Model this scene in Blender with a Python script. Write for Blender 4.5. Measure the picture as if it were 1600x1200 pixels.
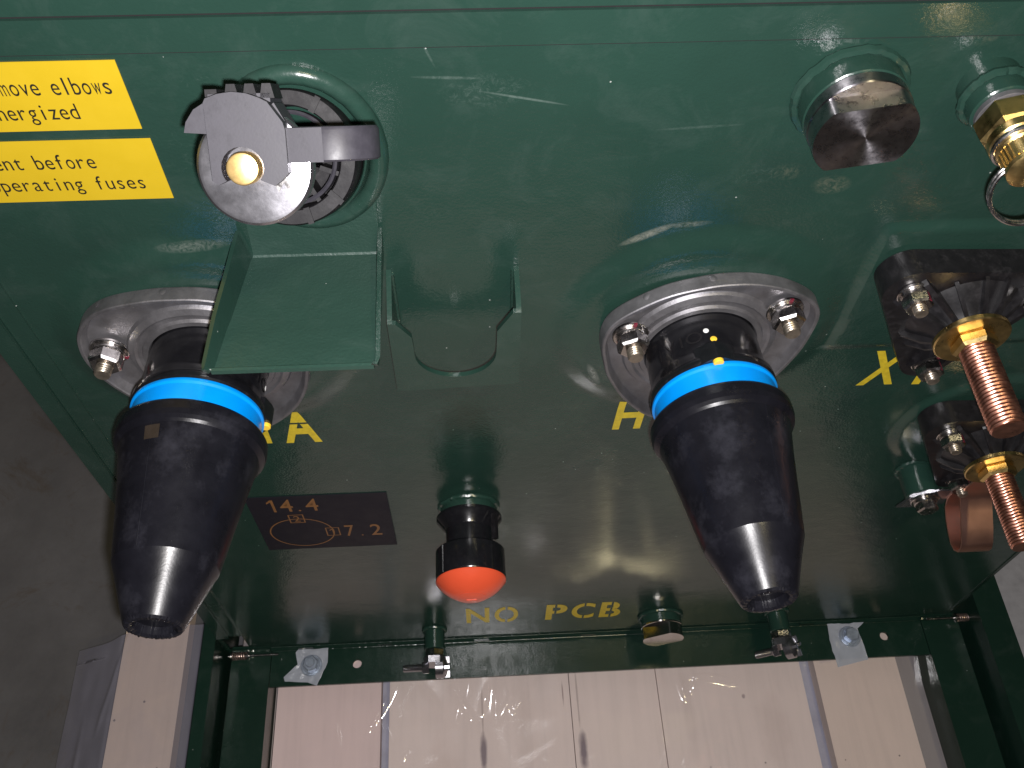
import bpy, bmesh, math, random
from mathutils import Vector, Matrix, noise
random.seed(7)
for o in list(bpy.data.objects): bpy.data.objects.remove(o, do_unlink=True)
SC = bpy.context.scene
COL = SC.collection
S = 0.001                       # everything below is written in millimetres
PI = math.pi

# ------------------------------------------------------------------ camera, world, light
CAMLOC = Vector((-26.02, -337.71, 507.18))
pitch, yaw, roll = 0.9819841, 0.0769023, -0.02751826
fw = Vector((math.sin(yaw)*math.cos(pitch), math.cos(yaw)*math.cos(pitch), -math.sin(pitch)))
r0 = fw.cross(Vector((0, 0, 1))).normalized(); d0 = fw.cross(r0)
rt = math.cos(roll)*r0 + math.sin(roll)*d0
dn = -math.sin(roll)*r0 + math.cos(roll)*d0
cam = bpy.data.cameras.new('camera'); cam_o = bpy.data.objects.new('camera', cam); COL.objects.link(cam_o)
cm = Matrix((rt, -dn, -fw)).transposed().to_4x4(); cm.translation = CAMLOC*S
cam_o.matrix_world = cm
cam.sensor_width = 36; cam.lens = 32.723; cam.clip_start = 0.01; cam.clip_end = 50
SC.camera = cam_o
W = bpy.data.worlds.new('World'); SC.world = W; W.use_nodes = True
W.node_tree.nodes['Background'].inputs[0].default_value = (0.9, 0.85, 0.95, 1)
W.node_tree.nodes['Background'].inputs[1].default_value = 0.017
fl = bpy.data.lights.new('phone_flash', 'POINT'); fl.energy = 23.5; fl.shadow_soft_size = 0.0035; fl.color = (1, 0.97, 0.98)
fo = bpy.data.objects.new('phone_flash', fl); COL.objects.link(fo)
fo.location = (CAMLOC + rt*6 + dn*10)*S
wl = bpy.data.lights.new('ceiling_lamp', 'AREA'); wl.shape = 'DISK'; wl.size = 0.13; wl.energy = 19; wl.color = (1, 0.86, 0.5)
wo = bpy.data.objects.new('ceiling_lamp', wl); COL.objects.link(wo)
wo.location = (0.75, -1.5, 2.9); wo.rotation_euler = Vector((0.65, -1.4, 3.4)).to_track_quat('Z', 'Y').to_euler()
SC.view_settings.view_transform = 'Standard'; SC.view_settings.look = 'None'
SC.view_settings.exposure = 0; SC.view_settings.gamma = 1; SC.view_settings.use_curve_mapping = False
SC.render.engine = 'CYCLES'
SC.cycles.max_bounces = 10; SC.cycles.transparent_max_bounces = 12

# ------------------------------------------------------------------ materials
def nt(name):
    m = bpy.data.materials.new(name); m.use_nodes = True
    t = m.node_tree; return m, t, t.nodes['Principled BSDF']
def N(t, kind, **kw):
    n = t.nodes.new(kind)
    for k, v in kw.items():
        if k.startswith('_'): setattr(n, k[1:], v)
        else: n.inputs[k.replace('__', ' ')].default_value = v
    return n
def ramp(t, fac, stops):
    r = t.nodes.new('ShaderNodeValToRGB')
    e = r.color_ramp.elements
    while len(e) < len(stops): e.new(0.5)
    for el, (p, c) in zip(e, stops): el.position = p; el.color = (c[0], c[1], c[2], 1) if not isinstance(c, (int, float)) else (c, c, c, 1)
    t.links.new(fac, r.inputs[0]); return r
def mix(t, fac, a, b):
    n = t.nodes.new('ShaderNodeMix'); n.data_type = 'RGBA'
    for sock, v in ((n.inputs[0], fac), (n.inputs[6], a), (n.inputs[7], b)):
        if hasattr(v, 'links') or hasattr(v, 'is_linked'): t.links.new(v, sock)
        elif isinstance(v, (int, float)): sock.default_value = v
        else: sock.default_value = (v[0], v[1], v[2], 1)
    return n.outputs[2]
def math_(t, op, a, b=0.0):
    n = t.nodes.new('ShaderNodeMath'); n.operation = op
    for s, v in ((n.inputs[0], a), (n.inputs[1], b)):
        if isinstance(v, (int, float)): s.default_value = v
        else: t.links.new(v, s)
    return n.outputs[0]
def mat(name, base, rough=0.4, metal=0.0, var=0.15, scale=120, bump=0.0, bscale=900, rvar=0.1, spec=0.5, coat=0.0, dirt=None):
    """plain procedural material: base colour with noise variation, roughness variation, fine bump"""
    m, t, p = nt(name)
    tc = N(t, 'ShaderNodeTexCoord')
    n1 = N(t, 'ShaderNodeTexNoise', Scale=scale, Detail=6.0, Roughness=0.65); t.links.new(tc.outputs['Object'], n1.inputs['Vector'])
    lo = [c*(1-var) for c in base]; hi = [min(1, c*(1+var)) for c in base]
    c = ramp(t, n1.outputs['Fac'], [(0.3, lo), (0.7, hi)]).outputs[0]
    if dirt:
        dc, amt, ds = dirt
        n3 = N(t, 'ShaderNodeTexNoise', Scale=ds, Detail=8.0, Roughness=0.7); t.links.new(tc.outputs['Object'], n3.inputs['Vector'])
        f = ramp(t, n3.outputs['Fac'], [(0.52, 0), (0.72, amt)]).outputs[0]
        c = mix(t, f, c, dc)
    t.links.new(c, p.inputs['Base Color'])
    r = ramp(t, n1.outputs['Fac'], [(0.25, max(0.02, rough-rvar)), (0.75, min(1, rough+rvar))]); t.links.new(r.outputs[0], p.inputs['Roughness'])
    p.inputs['Metallic'].default_value = metal
    p.inputs['Specular IOR Level'].default_value = spec
    p.inputs['Coat Weight'].default_value = coat
    if bump:
        n2 = N(t, 'ShaderNodeTexNoise', Scale=bscale, Detail=3.0); t.links.new(tc.outputs['Object'], n2.inputs['Vector'])
        b = N(t, 'ShaderNodeBump', Strength=bump, Distance=0.0003); t.links.new(n2.outputs['Fac'], b.inputs['Height'])
        t.links.new(b.outputs[0], p.inputs['Normal'])
    return m

GREEN = (0.0138, 0.0365, 0.0275)
def green_paint(name, scuffs_glints=(), bump=0.6, rough=0.17, GREEN=GREEN):
    """gloss enamel with orange peel, hazy smears, dust specks and a few scuff marks and painted glints (object space, metres)"""
    m, t, p = nt(name)
    tc = N(t, 'ShaderNodeTexCoord'); ob = tc.outputs['Object']
    n1 = N(t, 'ShaderNodeTexNoise', Scale=9.0, Detail=5.0, Roughness=0.6); t.links.new(ob, n1.inputs['Vector'])
    c = ramp(t, n1.outputs['Fac'], [(0.3, [v*0.9 for v in GREEN]), (0.72, [v*1.1 for v in GREEN])]).outputs[0]
    # dust haze
    n4 = N(t, 'ShaderNodeTexNoise', Scale=26.0, Detail=9.0, Roughness=0.72, Distortion=0.6); t.links.new(ob, n4.inputs['Vector'])
    c = mix(t, ramp(t, n4.outputs['Fac'], [(0.5, 0), (0.85, 0.10)]).outputs[0], c, (0.16, 0.19, 0.18))
    # specks of overspray and dust
    v = N(t, 'ShaderNodeTexVoronoi', Scale=110.0); t.links.new(ob, v.inputs['Vector'])
    sp = N(t, 'ShaderNodeSeparateColor'); t.links.new(v.outputs['Color'], sp.inputs[0])
    dot = math_(t, 'MULTIPLY', math_(t, 'LESS_THAN', v.outputs['Distance'], 0.05), math_(t, 'GREATER_THAN', sp.outputs[0], 0.84))
    c = mix(t, math_(t, 'MULTIPLY', dot, 0.55), c, (0.5, 0.52, 0.5))
    # scuff marks and painted glints
    n5 = N(t, 'ShaderNodeTexNoise', Scale=210.0, Detail=9.0, Roughness=0.78, Distortion=1.5); t.links.new(ob, n5.inputs['Vector'])
    xyz = N(t, 'ShaderNodeSeparateXYZ'); t.links.new(ob, xyz.inputs[0])
    rsum = None
    for (sx, sy, rx, ry, ang, thr, amt, colr) in scuffs_glints:
        ca, sa = math.cos(ang), math.sin(ang)
        dx = math_(t, 'SUBTRACT', xyz.outputs[0], sx*S); dy = math_(t, 'SUBTRACT', xyz.outputs[1], sy*S)
        u = math_(t, 'DIVIDE', math_(t, 'ADD', math_(t, 'MULTIPLY', dx, ca), math_(t, 'MULTIPLY', dy, sa)), rx*S)
        w = math_(t, 'DIVIDE', math_(t, 'SUBTRACT', math_(t, 'MULTIPLY', dy, ca), math_(t, 'MULTIPLY', dx, sa)), ry*S)
        d = math_(t, 'ADD', math_(t, 'MULTIPLY', u, u), math_(t, 'MULTIPLY', w, w))
        fall = math_(t, 'SUBTRACT', 1.0, d); fall.node.use_clamp = True
        g = math_(t, 'MULTIPLY', math_(t, 'SUBTRACT', n5.outputs['Fac'], thr), 3.5); g.node.use_clamp = True
        f = math_(t, 'MULTIPLY', math_(t, 'MULTIPLY', g, fall), amt*0.42)
        c = mix(t, f, c, colr)
        rsum = f if rsum is None else math_(t, 'ADD', rsum, f)
    t.links.new(c, p.inputs['Base Color'])
    n6 = N(t, 'ShaderNodeTexNoise', Scale=14.0, Detail=6.0, Roughness=0.7); t.links.new(ob, n6.inputs['Vector'])
    rr = ramp(t, n6.outputs['Fac'], [(0.3, rough-0.04), (0.75, rough+0.10)]).outputs[0]
    if rsum is not None: rr = math_(t, 'ADD', rr, math_(t, 'MULTIPLY', rsum, 0.3))
    t.links.new(rr, p.inputs['Roughness'])
    p.inputs['Specular IOR Level'].default_value = 0.45
    n2 = N(t, 'ShaderNodeTexNoise', Scale=560.0, Detail=2.0, Roughness=0.5); t.links.new(ob, n2.inputs['Vector'])
    n3 = N(t, 'ShaderNodeTexNoise', Scale=90.0, Detail=1.0); t.links.new(ob, n3.inputs['Vector'])
    h = math_(t, 'ADD', n2.outputs['Fac'], math_(t, 'MULTIPLY', n3.outputs['Fac'], 1.6))
    b = N(t, 'ShaderNodeBump', Strength=bump, Distance=0.00025); t.links.new(h, b.inputs['Height'])
    t.links.new(b.outputs[0], p.inputs['Normal'])
    return m

GREY_SCUFF = (0.20, 0.25, 0.23); TAN = (0.30, 0.26, 0.18)
OX, OZ = 105.0, -498.0           # origin of the tank, wall-plane coordinates
def sc(x, z, rx, ry, ang=0, thr=0.5, amt=0.6, c=GREY_SCUFF): return (x-OX, z-OZ, rx, ry, ang, thr, amt, c)
M = {}
M['wall'] = green_paint('green_enamel_wall', [
    sc(-15, 236, 24, 11, 0.03, 0.50, 0.7), sc(2, 231, 22, 0.8, -0.22, 0.2, 0.7), sc(-32, 243, 17, 1.0, -0.05, 0.3, 0.5),
    sc(-40, 256, 9, 0.7, -1.2, 0.3, 0.4), sc(118, 180, 14, 8, 0, 0.5, 0.55), sc(85, 212, 22, 1.0, 0.05, 0.35, 0.4),
    sc(70, 139, 17, 3.2, 0.5, 0.30, 0.9, (0.42, 0.40, 0.33)), sc(92, 146, 13, 2.4, 0.1, 0.38, 0.7, (0.38, 0.38, 0.33)),  # pale streaks painting the highlights on the right pressed ring
    sc(52, 14, 3.0, 14, 0.35, 0.30, 0.9, (0.36, 0.36, 0.33)), sc(160, 172, 11, 7, 0, 0.42, 0.7, TAN), sc(135, 182, 10, 6, 0, 0.46, 0.5, TAN),
    sc(-168, 142, 22, 4.0, 0.05, 0.40, 0.75, (0.32, 0.33, 0.30)), sc(201, 262, 9, 9, 0, 0.42, 0.7, TAN), sc(142, 262, 12, 7, 0, 0.45, 0.8, (0.4, 0.42, 0.4)),  # first entry paints the highlight on the left pressed ring
    sc(198, 30, 6, 3, 0, 0.4, 0.8), sc(-150, 205, 30, 20, 0, 0.55, 0.4), sc(-200, 262, 60, 0.8, 0.02, 0.35, 0.5, (0.35, 0.25, 0.1)),
    sc(296, 30, 8, 5, 0.4, 0.4, 0.6), sc(-118, 245, 40, 6, 0.02, 0.56, 0.5), sc(180, 205, 20, 3, 0.1, 0.45, 0.6), sc(120, 150, 50, 25, 0, 0.58, 0.3)])
M['green_dimmed'] = green_paint('green_enamel_dimmed', bump=0.4, rough=0.2, GREEN=(0.0075, 0.023, 0.016))  # same green, darkened in the colour for the flash falloff
M['green'] = green_paint('green_enamel', bump=0.4, rough=0.22)
M['green_dull'] = green_paint('green_enamel_dull', bump=0.9, rough=0.42, GREEN=(0.0185, 0.046, 0.035))
M['black'] = mat('black_moulded_rubber', (0.0060, 0.0060, 0.0085), 0.30, var=0.25, scale=60, bump=0.09, rvar=0.06, spec=0.27, dirt=((0.05, 0.05, 0.064), 0.30, 34))
M['black_gloss'] = mat('black_gloss_epoxy', (0.007, 0.007, 0.0085), 0.17, var=0.2, scale=90, bump=0.06, rvar=0.05, dirt=((0.05, 0.05, 0.05), 0.10, 300))
M['black_matt'] = mat('black_moulded_epoxy', (0.0060, 0.0054, 0.0065), 0.56, spec=0.22, var=0.25, scale=150, bump=0.10, rvar=0.1, dirt=((0.07, 0.065, 0.07), 0.2, 120))
M['grey_plastic'] = mat('dark_grey_nylon', (0.026, 0.0245, 0.031), 0.5, spec=0.34, var=0.15, scale=200, bump=0.06)
M['gap_black'] = mat('black_gap_shade', (0.003, 0.003, 0.003), 0.9)  # near-black for the strips that darken the gaps at the rim
M['blue'] = mat('bright_blue_plastic', (0.0, 0.235, 0.72), 0.30, var=0.10, scale=40, bump=0.02, rvar=0.04)
M['yellow_pin'] = mat('yellow_plastic', (0.78, 0.50, 0.04), 0.4, var=0.08)
M['white_dot'] = mat('white_paint_dot', (0.7, 0.7, 0.68), 0.5)
M['alu'] = mat('cast_aluminium', (0.205, 0.20, 0.212), 0.50, metal=0.8, var=0.22, scale=55, bump=0.3, bscale=620, rvar=0.08, dirt=((0.10, 0.095, 0.095), 0.5, 70))
M['steel'] = mat('stainless_steel', (0.50, 0.48, 0.47), 0.24, metal=1.0, var=0.2, scale=260, bump=0.1, rvar=0.1)
M['steel_stud'] = mat('stud_steel_tan', (0.38, 0.33, 0.27), 0.36, metal=0.9, var=0.25, scale=300)
M['zinc'] = mat('zinc_plated_steel', (0.34, 0.335, 0.36), 0.25, metal=0.95, var=0.10, scale=70, bump=0.05, rvar=0.06)
M['bright_steel'] = mat('bright_turned_steel', (0.55, 0.52, 0.49), 0.16, metal=1.0, var=0.06, scale=60, rvar=0.04)
M['brass'] = mat('brass', (0.62, 0.45, 0.19), 0.32, metal=1.0, var=0.15, scale=150, bump=0.06)
M['copper_sheet'] = mat('copper_sheet', (0.80, 0.44, 0.34), 0.36, metal=1.0, var=0.05, scale=25, rvar=0.05)
M['brass_face'] = mat('turned_brass_face', (0.86, 0.60, 0.24), 0.34, metal=0.9, var=0.08, scale=200, rvar=0.05)
M['copper'] = mat('copper', (0.56, 0.27, 0.195), 0.34, metal=1.0, var=0.15, scale=140, bump=0.05)
M['black_ribbed'] = mat('black_ribbed_epoxy', (0.0075, 0.007, 0.008), 0.38, spec=0.4, var=0.25, scale=150, bump=0.08, rvar=0.08, dirt=((0.08, 0.075, 0.08), 0.2, 120))
M['red'] = mat('orange_red_plastic', (0.68, 0.085, 0.034), 0.30, var=0.05, scale=40, rvar=0.04)
M['red_mark'] = mat('red_torque_mark', (0.13, 0.012, 0.025), 0.5, var=0.4, scale=700)
M['label_yellow'] = mat('yellow_label_vinyl', (0.46, 0.315, 0.011), 0.45, var=0.04, scale=30)
M['ink'] = mat('black_ink', (0.012, 0.011, 0.008), 0.5)
M['stencil'] = mat('yellow_stencil_paint', (0.56, 0.42, 0.02), 0.42, var=0.18, scale=260, bump=0.25, bscale=600)
M['dark_label'] = mat('plum_black_vinyl', (0.009, 0.0085, 0.014), 0.5, spec=0.15, var=0.1, scale=60)
M['orange_ink'] = mat('orange_brown_ink', (0.19, 0.083, 0.02), 0.5, var=0.2, scale=400)
M['cream'] = mat('translucent_cream_plastic', (0.35, 0.33, 0.31), 0.3)
M['brown'] = mat('brown_sticker', (0.017, 0.011, 0.007), 0.6)
M['blue_sheet'] = mat('bluish_plastic_sheet', (0.36, 0.36, 0.45), 0.4, var=0.15, scale=30)
M['pale_sheet'] = mat('pale_grey_sheet', (0.30, 0.30, 0.33), 0.6, var=0.12, scale=70)

def brushed_steel(name):
    m, t, p = nt(name)                        # faced-off bar stock: anisotropic turning marks
    p.inputs['Base Color'].default_value = (0.30, 0.28, 0.31, 1); p.inputs['Metallic'].default_value = 1
    p.inputs['Anisotropic'].default_value = 0.85; p.inputs['Anisotropic Rotation'].default_value = 0.25
    tc = N(t, 'ShaderNodeTexCoord')
    tg = N(t, 'ShaderNodeTangent', _direction_type='RADIAL', _axis='Z'); t.links.new(tg.outputs[0], p.inputs['Tangent'])
    n = N(t, 'ShaderNodeTexNoise', Scale=190.0, Detail=7.0, Roughness=0.7); t.links.new(tc.outputs['Object'], n.inputs['Vector'])
    t.links.new(ramp(t, n.outputs['Fac'], [(0.3, 0.22), (0.7, 0.38)]).outputs[0], p.inputs['Roughness'])
    t.links.new(ramp(t, n.outputs['Fac'], [(0.35, (0.27, 0.255, 0.275)), (0.65, (0.42, 0.40, 0.42))]).outputs[0], p.inputs['Base Color'])
    return m
M['turned'] = brushed_steel('turned_steel')

def wood(name, tint, knots=(), seed=0):
    m, t, p = nt(name)
    tc = N(t, 'ShaderNodeTexCoord'); ob = tc.outputs['Object']
    mp = N(t, 'ShaderNodeMapping'); t.links.new(ob, mp.inputs[0])
    mp.inputs['Scale'].default_value = (1.0, 0.06, 1.0); mp.inputs['Location'].default_value = (seed*3.1, seed*1.7, seed)
    n1 = N(t, 'ShaderNodeTexNoise', Scale=95.0, Detail=9.0, Roughness=0.62, Distortion=0.5); t.links.new(mp.outputs[0], n1.inputs['Vector'])
    n2 = N(t, 'ShaderNodeTexNoise', Scale=14.0, Detail=5.0); t.links.new(ob, n2.inputs['Vector'])
    f = math_(t, 'ADD', math_(t, 'MULTIPLY', n1.outputs['Fac'], 0.65), math_(t, 'MULTIPLY', n2.outputs['Fac'], 0.35))
    c = ramp(t, f, [(0.28, [v*0.88 for v in tint]), (0.5, tint), (0.72, [min(1, v*1.06) for v in tint])]).outputs[0]
    xyz = N(t, 'ShaderNodeSeparateXYZ'); t.links.new(ob, xyz.inputs[0])
    nz = N(t, 'ShaderNodeTexNoise', Scale=70.0, Detail=3.0); t.links.new(ob, nz.inputs['Vector'])
    for (kx, ky, rx, ry, amt, col) in knots:
        dx = math_(t, 'DIVIDE', math_(t, 'SUBTRACT', xyz.outputs[0], kx*S), rx*S); dy = math_(t, 'DIVIDE', math_(t, 'SUBTRACT', xyz.outputs[1], ky*S), ry*S)
        d = math_(t, 'SQRT', math_(t, 'ADD', math_(t, 'MULTIPLY', dx, dx), math_(t, 'MULTIPLY', dy, dy)))
        d = math_(t, 'ADD', d, math_(t, 'MULTIPLY', math_(t, 'SUBTRACT', nz.outputs['Fac'], 0.5), 0.9))
        c = mix(t, ramp(t, d, [(0.45, amt), (1.0, 0)]).outputs[0], c, col)
    v = N(t, 'ShaderNodeTexVoronoi', Scale=34.0); t.links.new(ob, v.inputs['Vector'])
    sp = N(t, 'ShaderNodeSeparateColor'); t.links.new(v.outputs['Color'], sp.inputs[0])
    dot = math_(t, 'MULTIPLY', math_(t, 'LESS_THAN', v.outputs['Distance'], 0.045), math_(t, 'GREATER_THAN', sp.outputs[0], 0.7))
    c = mix(t, math_(t, 'MULTIPLY', dot, 0.8), c, (0.08, 0.06, 0.06))
    t.links.new(c, p.inputs['Base Color']); p.inputs['Roughness'].default_value = 0.6
    b = N(t, 'ShaderNodeBump', Strength=0.3, Distance=0.0006); t.links.new(n1.outputs['Fac'], b.inputs['Height']); t.links.new(b.outputs[0], p.inputs['Normal'])
    return m

def film(name, haze=0.16, col=(0.32, 0.33, 0.42)):
    m = bpy.data.materials.new(name); m.use_nodes = True; t = m.node_tree
    for n in list(t.nodes): t.nodes.remove(n)
    out = t.nodes.new('ShaderNodeOutputMaterial')
    tr = N(t, 'ShaderNodeBsdfTransparent'); tr.inputs[0].default_value = (0.97, 0.97, 0.99, 1)
    df = N(t, 'ShaderNodeBsdfDiffuse'); df.inputs[0].default_value = (*col, 1)
    gl = N(t, 'ShaderNodeBsdfGlossy', Roughness=0.075); gl.inputs[0].default_value = (1, 1, 1, 1)
    tc = N(t, 'ShaderNodeTexCoord')
    n = N(t, 'ShaderNodeTexNoise', Scale=20.0, Detail=5.0, Distortion=1.0); t.links.new(tc.outputs['Object'], n.inputs['Vector'])
    n2 = N(t, 'ShaderNodeTexNoise', Scale=75.0, Detail=3.0, Distortion=1.5); t.links.new(tc.outputs['Object'], n2.inputs['Vector'])
    bp = N(t, 'ShaderNodeBump', Strength=0.05, Distance=0.0016); t.links.new(n2.outputs['Fac'], bp.inputs['Height'])
    t.links.new(bp.outputs[0], gl.inputs['Normal'])
    h = ramp(t, n.outputs['Fac'], [(0.3, haze*0.7), (0.75, haze*0.92)])
    m1 = N(t, 'ShaderNodeMixShader'); t.links.new(h.outputs[0], m1.inputs[0]); t.links.new(tr.outputs[0], m1.inputs[1]); t.links.new(df.outputs[0], m1.inputs[2])
    lf = N(t, 'ShaderNodeLayerWeight', Blend=0.5); fz_ = math_(t, 'ADD', 0.045, math_(t, 'MULTIPLY', math_(t, 'POWER', lf.outputs['Facing'], 5.0), 0.5)); lw = fz_.node
    m2 = N(t, 'ShaderNodeMixShader'); t.links.new(fz_, m2.inputs[0]); t.links.new(m1.outputs[0], m2.inputs[1]); t.links.new(gl.outputs[0], m2.inputs[2])
    t.links.new(m2.outputs[0], out.inputs[0])
    return m
M['film'] = film('clear_plastic_film', 0.13, (0.5, 0.49, 0.52))
M['film_blue'] = film('hazy_plastic_film', 0.34, (0.42, 0.41, 0.53))
M['gasket'] = film('milky_plastic_scrap', 0.72, (0.46, 0.49, 0.56))

def concrete():
    m, t, p = nt('stained_concrete')
    tc = N(t, 'ShaderNodeTexCoord'); ob = tc.outputs['Object']
    n1 = N(t, 'ShaderNodeTexNoise', Scale=5.0, Detail=10.0, Roughness=0.65); t.links.new(ob, n1.inputs['Vector'])
    n2 = N(t, 'ShaderNodeTexNoise', Scale=140.0, Detail=6.0, Roughness=0.7); t.links.new(ob, n2.inputs['Vector'])
    c = ramp(t, n1.outputs['Fac'], [(0.3, (0.084, 0.082, 0.088)), (0.7, (0.168, 0.164, 0.173))]).outputs[0]
    c = mix(t, ramp(t, n2.outputs['Fac'], [(0.4, 0.0), (0.75, 0.4)]).outputs[0], c, (0.13, 0.12, 0.12))
    n3 = N(t, 'ShaderNodeTexNoise', Scale=7.0, Detail=12.0, Roughness=0.75, Distortion=1.0); t.links.new(ob, n3.inputs['Vector'])
    c = mix(t, ramp(t, n3.outputs['Fac'], [(0.54, 0.0), (0.68, 0.8)]).outputs[0], c, (0.10, 0.075, 0.055))
    n4 = N(t, 'ShaderNodeTexNoise', Scale=16.0, Detail=14.0, Roughness=0.85, Distortion=0.6); t.links.new(ob, n4.inputs['Vector'])
    c = mix(t, ramp(t, n4.outputs['Fac'], [(0.64, 0.0), (0.68, 0.8)]).outputs[0], c, (0.045, 0.035, 0.02))
    t.links.new(c, p.inputs['Base Color']); p.inputs['Roughness'].default_value = 0.8
    b = N(t, 'ShaderNodeBump', Strength=0.3, Distance=0.001); t.links.new(n2.outputs['Fac'], b.inputs['Height']); t.links.new(b.outputs[0], p.inputs['Normal'])
    return m
M['concrete'] = concrete()

# ------------------------------------------------------------------ mesh helpers (millimetres)
class MB:
    def __init__(self): self.bm = bmesh.new()
    def add(self, V, F, T=None):
        vs = [self.bm.verts.new((T @ Vector(v)) if T is not None else Vector(v)) for v in V]
        for f in F:
            try: self.bm.faces.new([vs[i] for i in f])
            except ValueError: pass
        return self
    def merge(self, tmp, T=None):
        me = bpy.data.meshes.new('tmp'); bmesh.ops.recalc_face_normals(tmp, faces=tmp.faces[:]); tmp.to_mesh(me); tmp.free()
        if T is not None: me.transform(T)
        self.bm.from_mesh(me); bpy.data.meshes.remove(me); return self
    def lathe(self, prof, n=64, T=None, cap0=True, cap1=True, jit=None, a0=0.0, lobes=None):
        V = []; F = []
        for k, (r, z) in enumerate(prof):
            for i in range(n):
                a = a0 + 2*PI*i/n; rr = r; zz = z
                if jit: dr, dz = jit(k, i, a); rr += dr; zz += dz
                V.append((rr*math.cos(a), rr*math.sin(a), zz))
        for k in range(len(prof)-1):
            for i in range(n):
                j = (i+1) % n; F.append((k*n+i, k*n+j, (k+1)*n+j, (k+1)*n+i))
        if cap0: F.append(tuple(reversed(range(n))))
        if cap1: F.append(tuple((len(prof)-1)*n+i for i in range(n)))
        return self.add(V, F, T)
    def prism(self, poly, z0, z1, bev=0.0, T=None, seg=2):
        t = bmesh.new(); n = len(poly)
        a = [t.verts.new((x, y, z0)) for x, y in poly]; b = [t.verts.new((x, y, z1)) for x, y in poly]
        t.faces.new(list(reversed(a))); t.faces.new(b)
        for i in range(n): t.faces.new((a[i], a[(i+1) % n], b[(i+1) % n], b[i]))
        if bev:
            es = [e for e in t.edges if e.calc_face_angle(0) > 0.35]
            bmesh.ops.bevel(t, geom=es, offset=bev, segments=seg, profile=0.5, affect='EDGES', clamp_overlap=True)
        return self.merge(t, T)
    def box(self, x0, x1, y0, y1, z0, z1, bev=0.0, T=None):
        return self.prism([(x0, y0), (x1, y0), (x1, y1), (x0, y1)], z0, z1, bev, T)
    def tube(self, pts, r, n=12, closed=False, T=None, ry=None):
        pts = [Vector(p) for p in pts]; m = len(pts); V = []; F = []; up = None
        for k, p in enumerate(pts):
            if closed: d = pts[(k+1) % m]-pts[k-1]
            else: d = pts[min(k+1, m-1)]-pts[max(k-1, 0)]
            d.normalize()
            if up is None: up = d.orthogonal().normalized()
            up = (up - d*up.dot(d)).normalized(); sd = d.cross(up)
            for i in range(n):
                a = 2*PI*i/n; V.append(p + up*(r*math.cos(a)) + sd*((ry or r)*math.sin(a)))
        for k in range(m if closed else m-1):
            for i in range(n):
                j = (i+1) % n; k2 = (k+1) % m; F.append((k*n+i, k*n+j, k2*n+j, k2*n+i))
        if not closed: F.append(tuple(reversed(range(n)))); F.append(tuple((m-1)*n+i for i in range(n)))
        return self.add(V, F, T)
    def thread(self, r, z0, z1, pitch, amp, n=40, T=None):
        st = 6; cnt = int((z1-z0)/pitch*st); prof = []
        V = []; F = []
        for k in range(cnt+1):
            z = z0+(z1-z0)*k/cnt
            for i in range(n):
                a = 2*PI*i/n; ph = (z/pitch - i/n) % 1.0
                rr = r - amp*abs(2*ph-1)
                ed = min(1, (z1-z)/(1.2*pitch)); rr -= amp*0.8*(1-ed)
                V.append((rr*math.cos(a), rr*math.sin(a), z))
        for k in range(cnt):
            for i in range(n):
                j = (i+1) % n; F.append((k*n+i, k*n+j, (k+1)*n+j, (k+1)*n+i))
        F.append(tuple(reversed(range(n)))); F.append(tuple(cnt*n+i for i in range(n)))
        return self.add(V, F, T)
    def hex(self, r, z0, z1, T=None, a0=0.0, ch=0.14):
        h = z1-z0; c = min(h*0.3, r*ch)
        return self.lathe([(r*0.9, z0), (r, z0+c*0.6), (r, z1-c), (r*0.86, z1)], 6, T, a0=a0)
    def build(self, name, m, parent=None, off=None, label=None, sharp=32, thick=None, recalc=True):
        if thick:
            bm = self.bm; bm.normal_update(); t_ = abs(thick)*(-1 if thick > 0 else 1)
            bmesh.ops.remove_doubles(bm, verts=bm.verts[:], dist=1e-4); bm.normal_update()
            old = bm.faces[:]; bnd = [e for e in bm.edges if len(e.link_faces) == 1]
            mp = {v: bm.verts.new(v.co + v.normal*t_) for v in bm.verts[:]}
            for f in old: bm.faces.new([mp[v] for v in reversed(f.verts)])
            for e in bnd: a, c = e.verts; bm.faces.new((a, c, mp[c], mp[a]))
        if recalc: bmesh.ops.recalc_face_normals(self.bm, faces=self.bm.faces[:])
        if off is not None: bmesh.ops.translate(self.bm, verts=self.bm.verts[:], vec=-Vector(off))
        bmesh.ops.scale(self.bm, verts=self.bm.verts[:], vec=(S, S, S))
        lim = math.radians(sharp)
        for f in self.bm.faces: f.smooth = True
        for e in self.bm.edges: e.smooth = e.calc_face_angle(0) < lim if len(e.link_faces) == 2 else True
        me = bpy.data.meshes.new(name); self.bm.to_mesh(me); self.bm.free()
        me.materials.append(m); o = bpy.data.objects.new(name, me); COL.objects.link(o)
        if parent: o.parent = parent
        if label: o['label'] = label
        return o

def tag(o, label, cat, group=None, kind=None):
    if label: o['label'] = label
    if cat: o['category'] = cat
    if group: o['group'] = group
    if kind: o['kind'] = kind
    return o
def out_frame(x, z, y=0.0, el=0.0, az=0.0, roll_=0.0):
    """local X = along the wall, local Y = up, local Z = out of the wall (tilted up by el, swung by az)"""
    R = Matrix.Rotation(az, 4, 'Z') @ Matrix.Rotation(PI/2-el, 4, 'X') @ Matrix.Rotation(roll_, 4, 'Z')
    R.translation = Vector((x, y, z))*S; return R
def thing(name, label, cat, mw, group=None):
    o = bpy.data.objects.new(name, None); o.empty_display_size = 0.02; COL.objects.link(o)
    o.matrix_world = mw
    return tag(o, label, cat, group)
def at(x, y, z): return Matrix.Translation((x*S, y*S, z*S))
def copy_tree(o, parent=None):
    c = o.copy(); COL.objects.link(c)
    if parent: c.parent = parent
    for ch in list(o.children): copy_tree(ch, c)
    return c
def rotz(a): return Matrix.Rotation(a, 4, 'Z')
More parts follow.
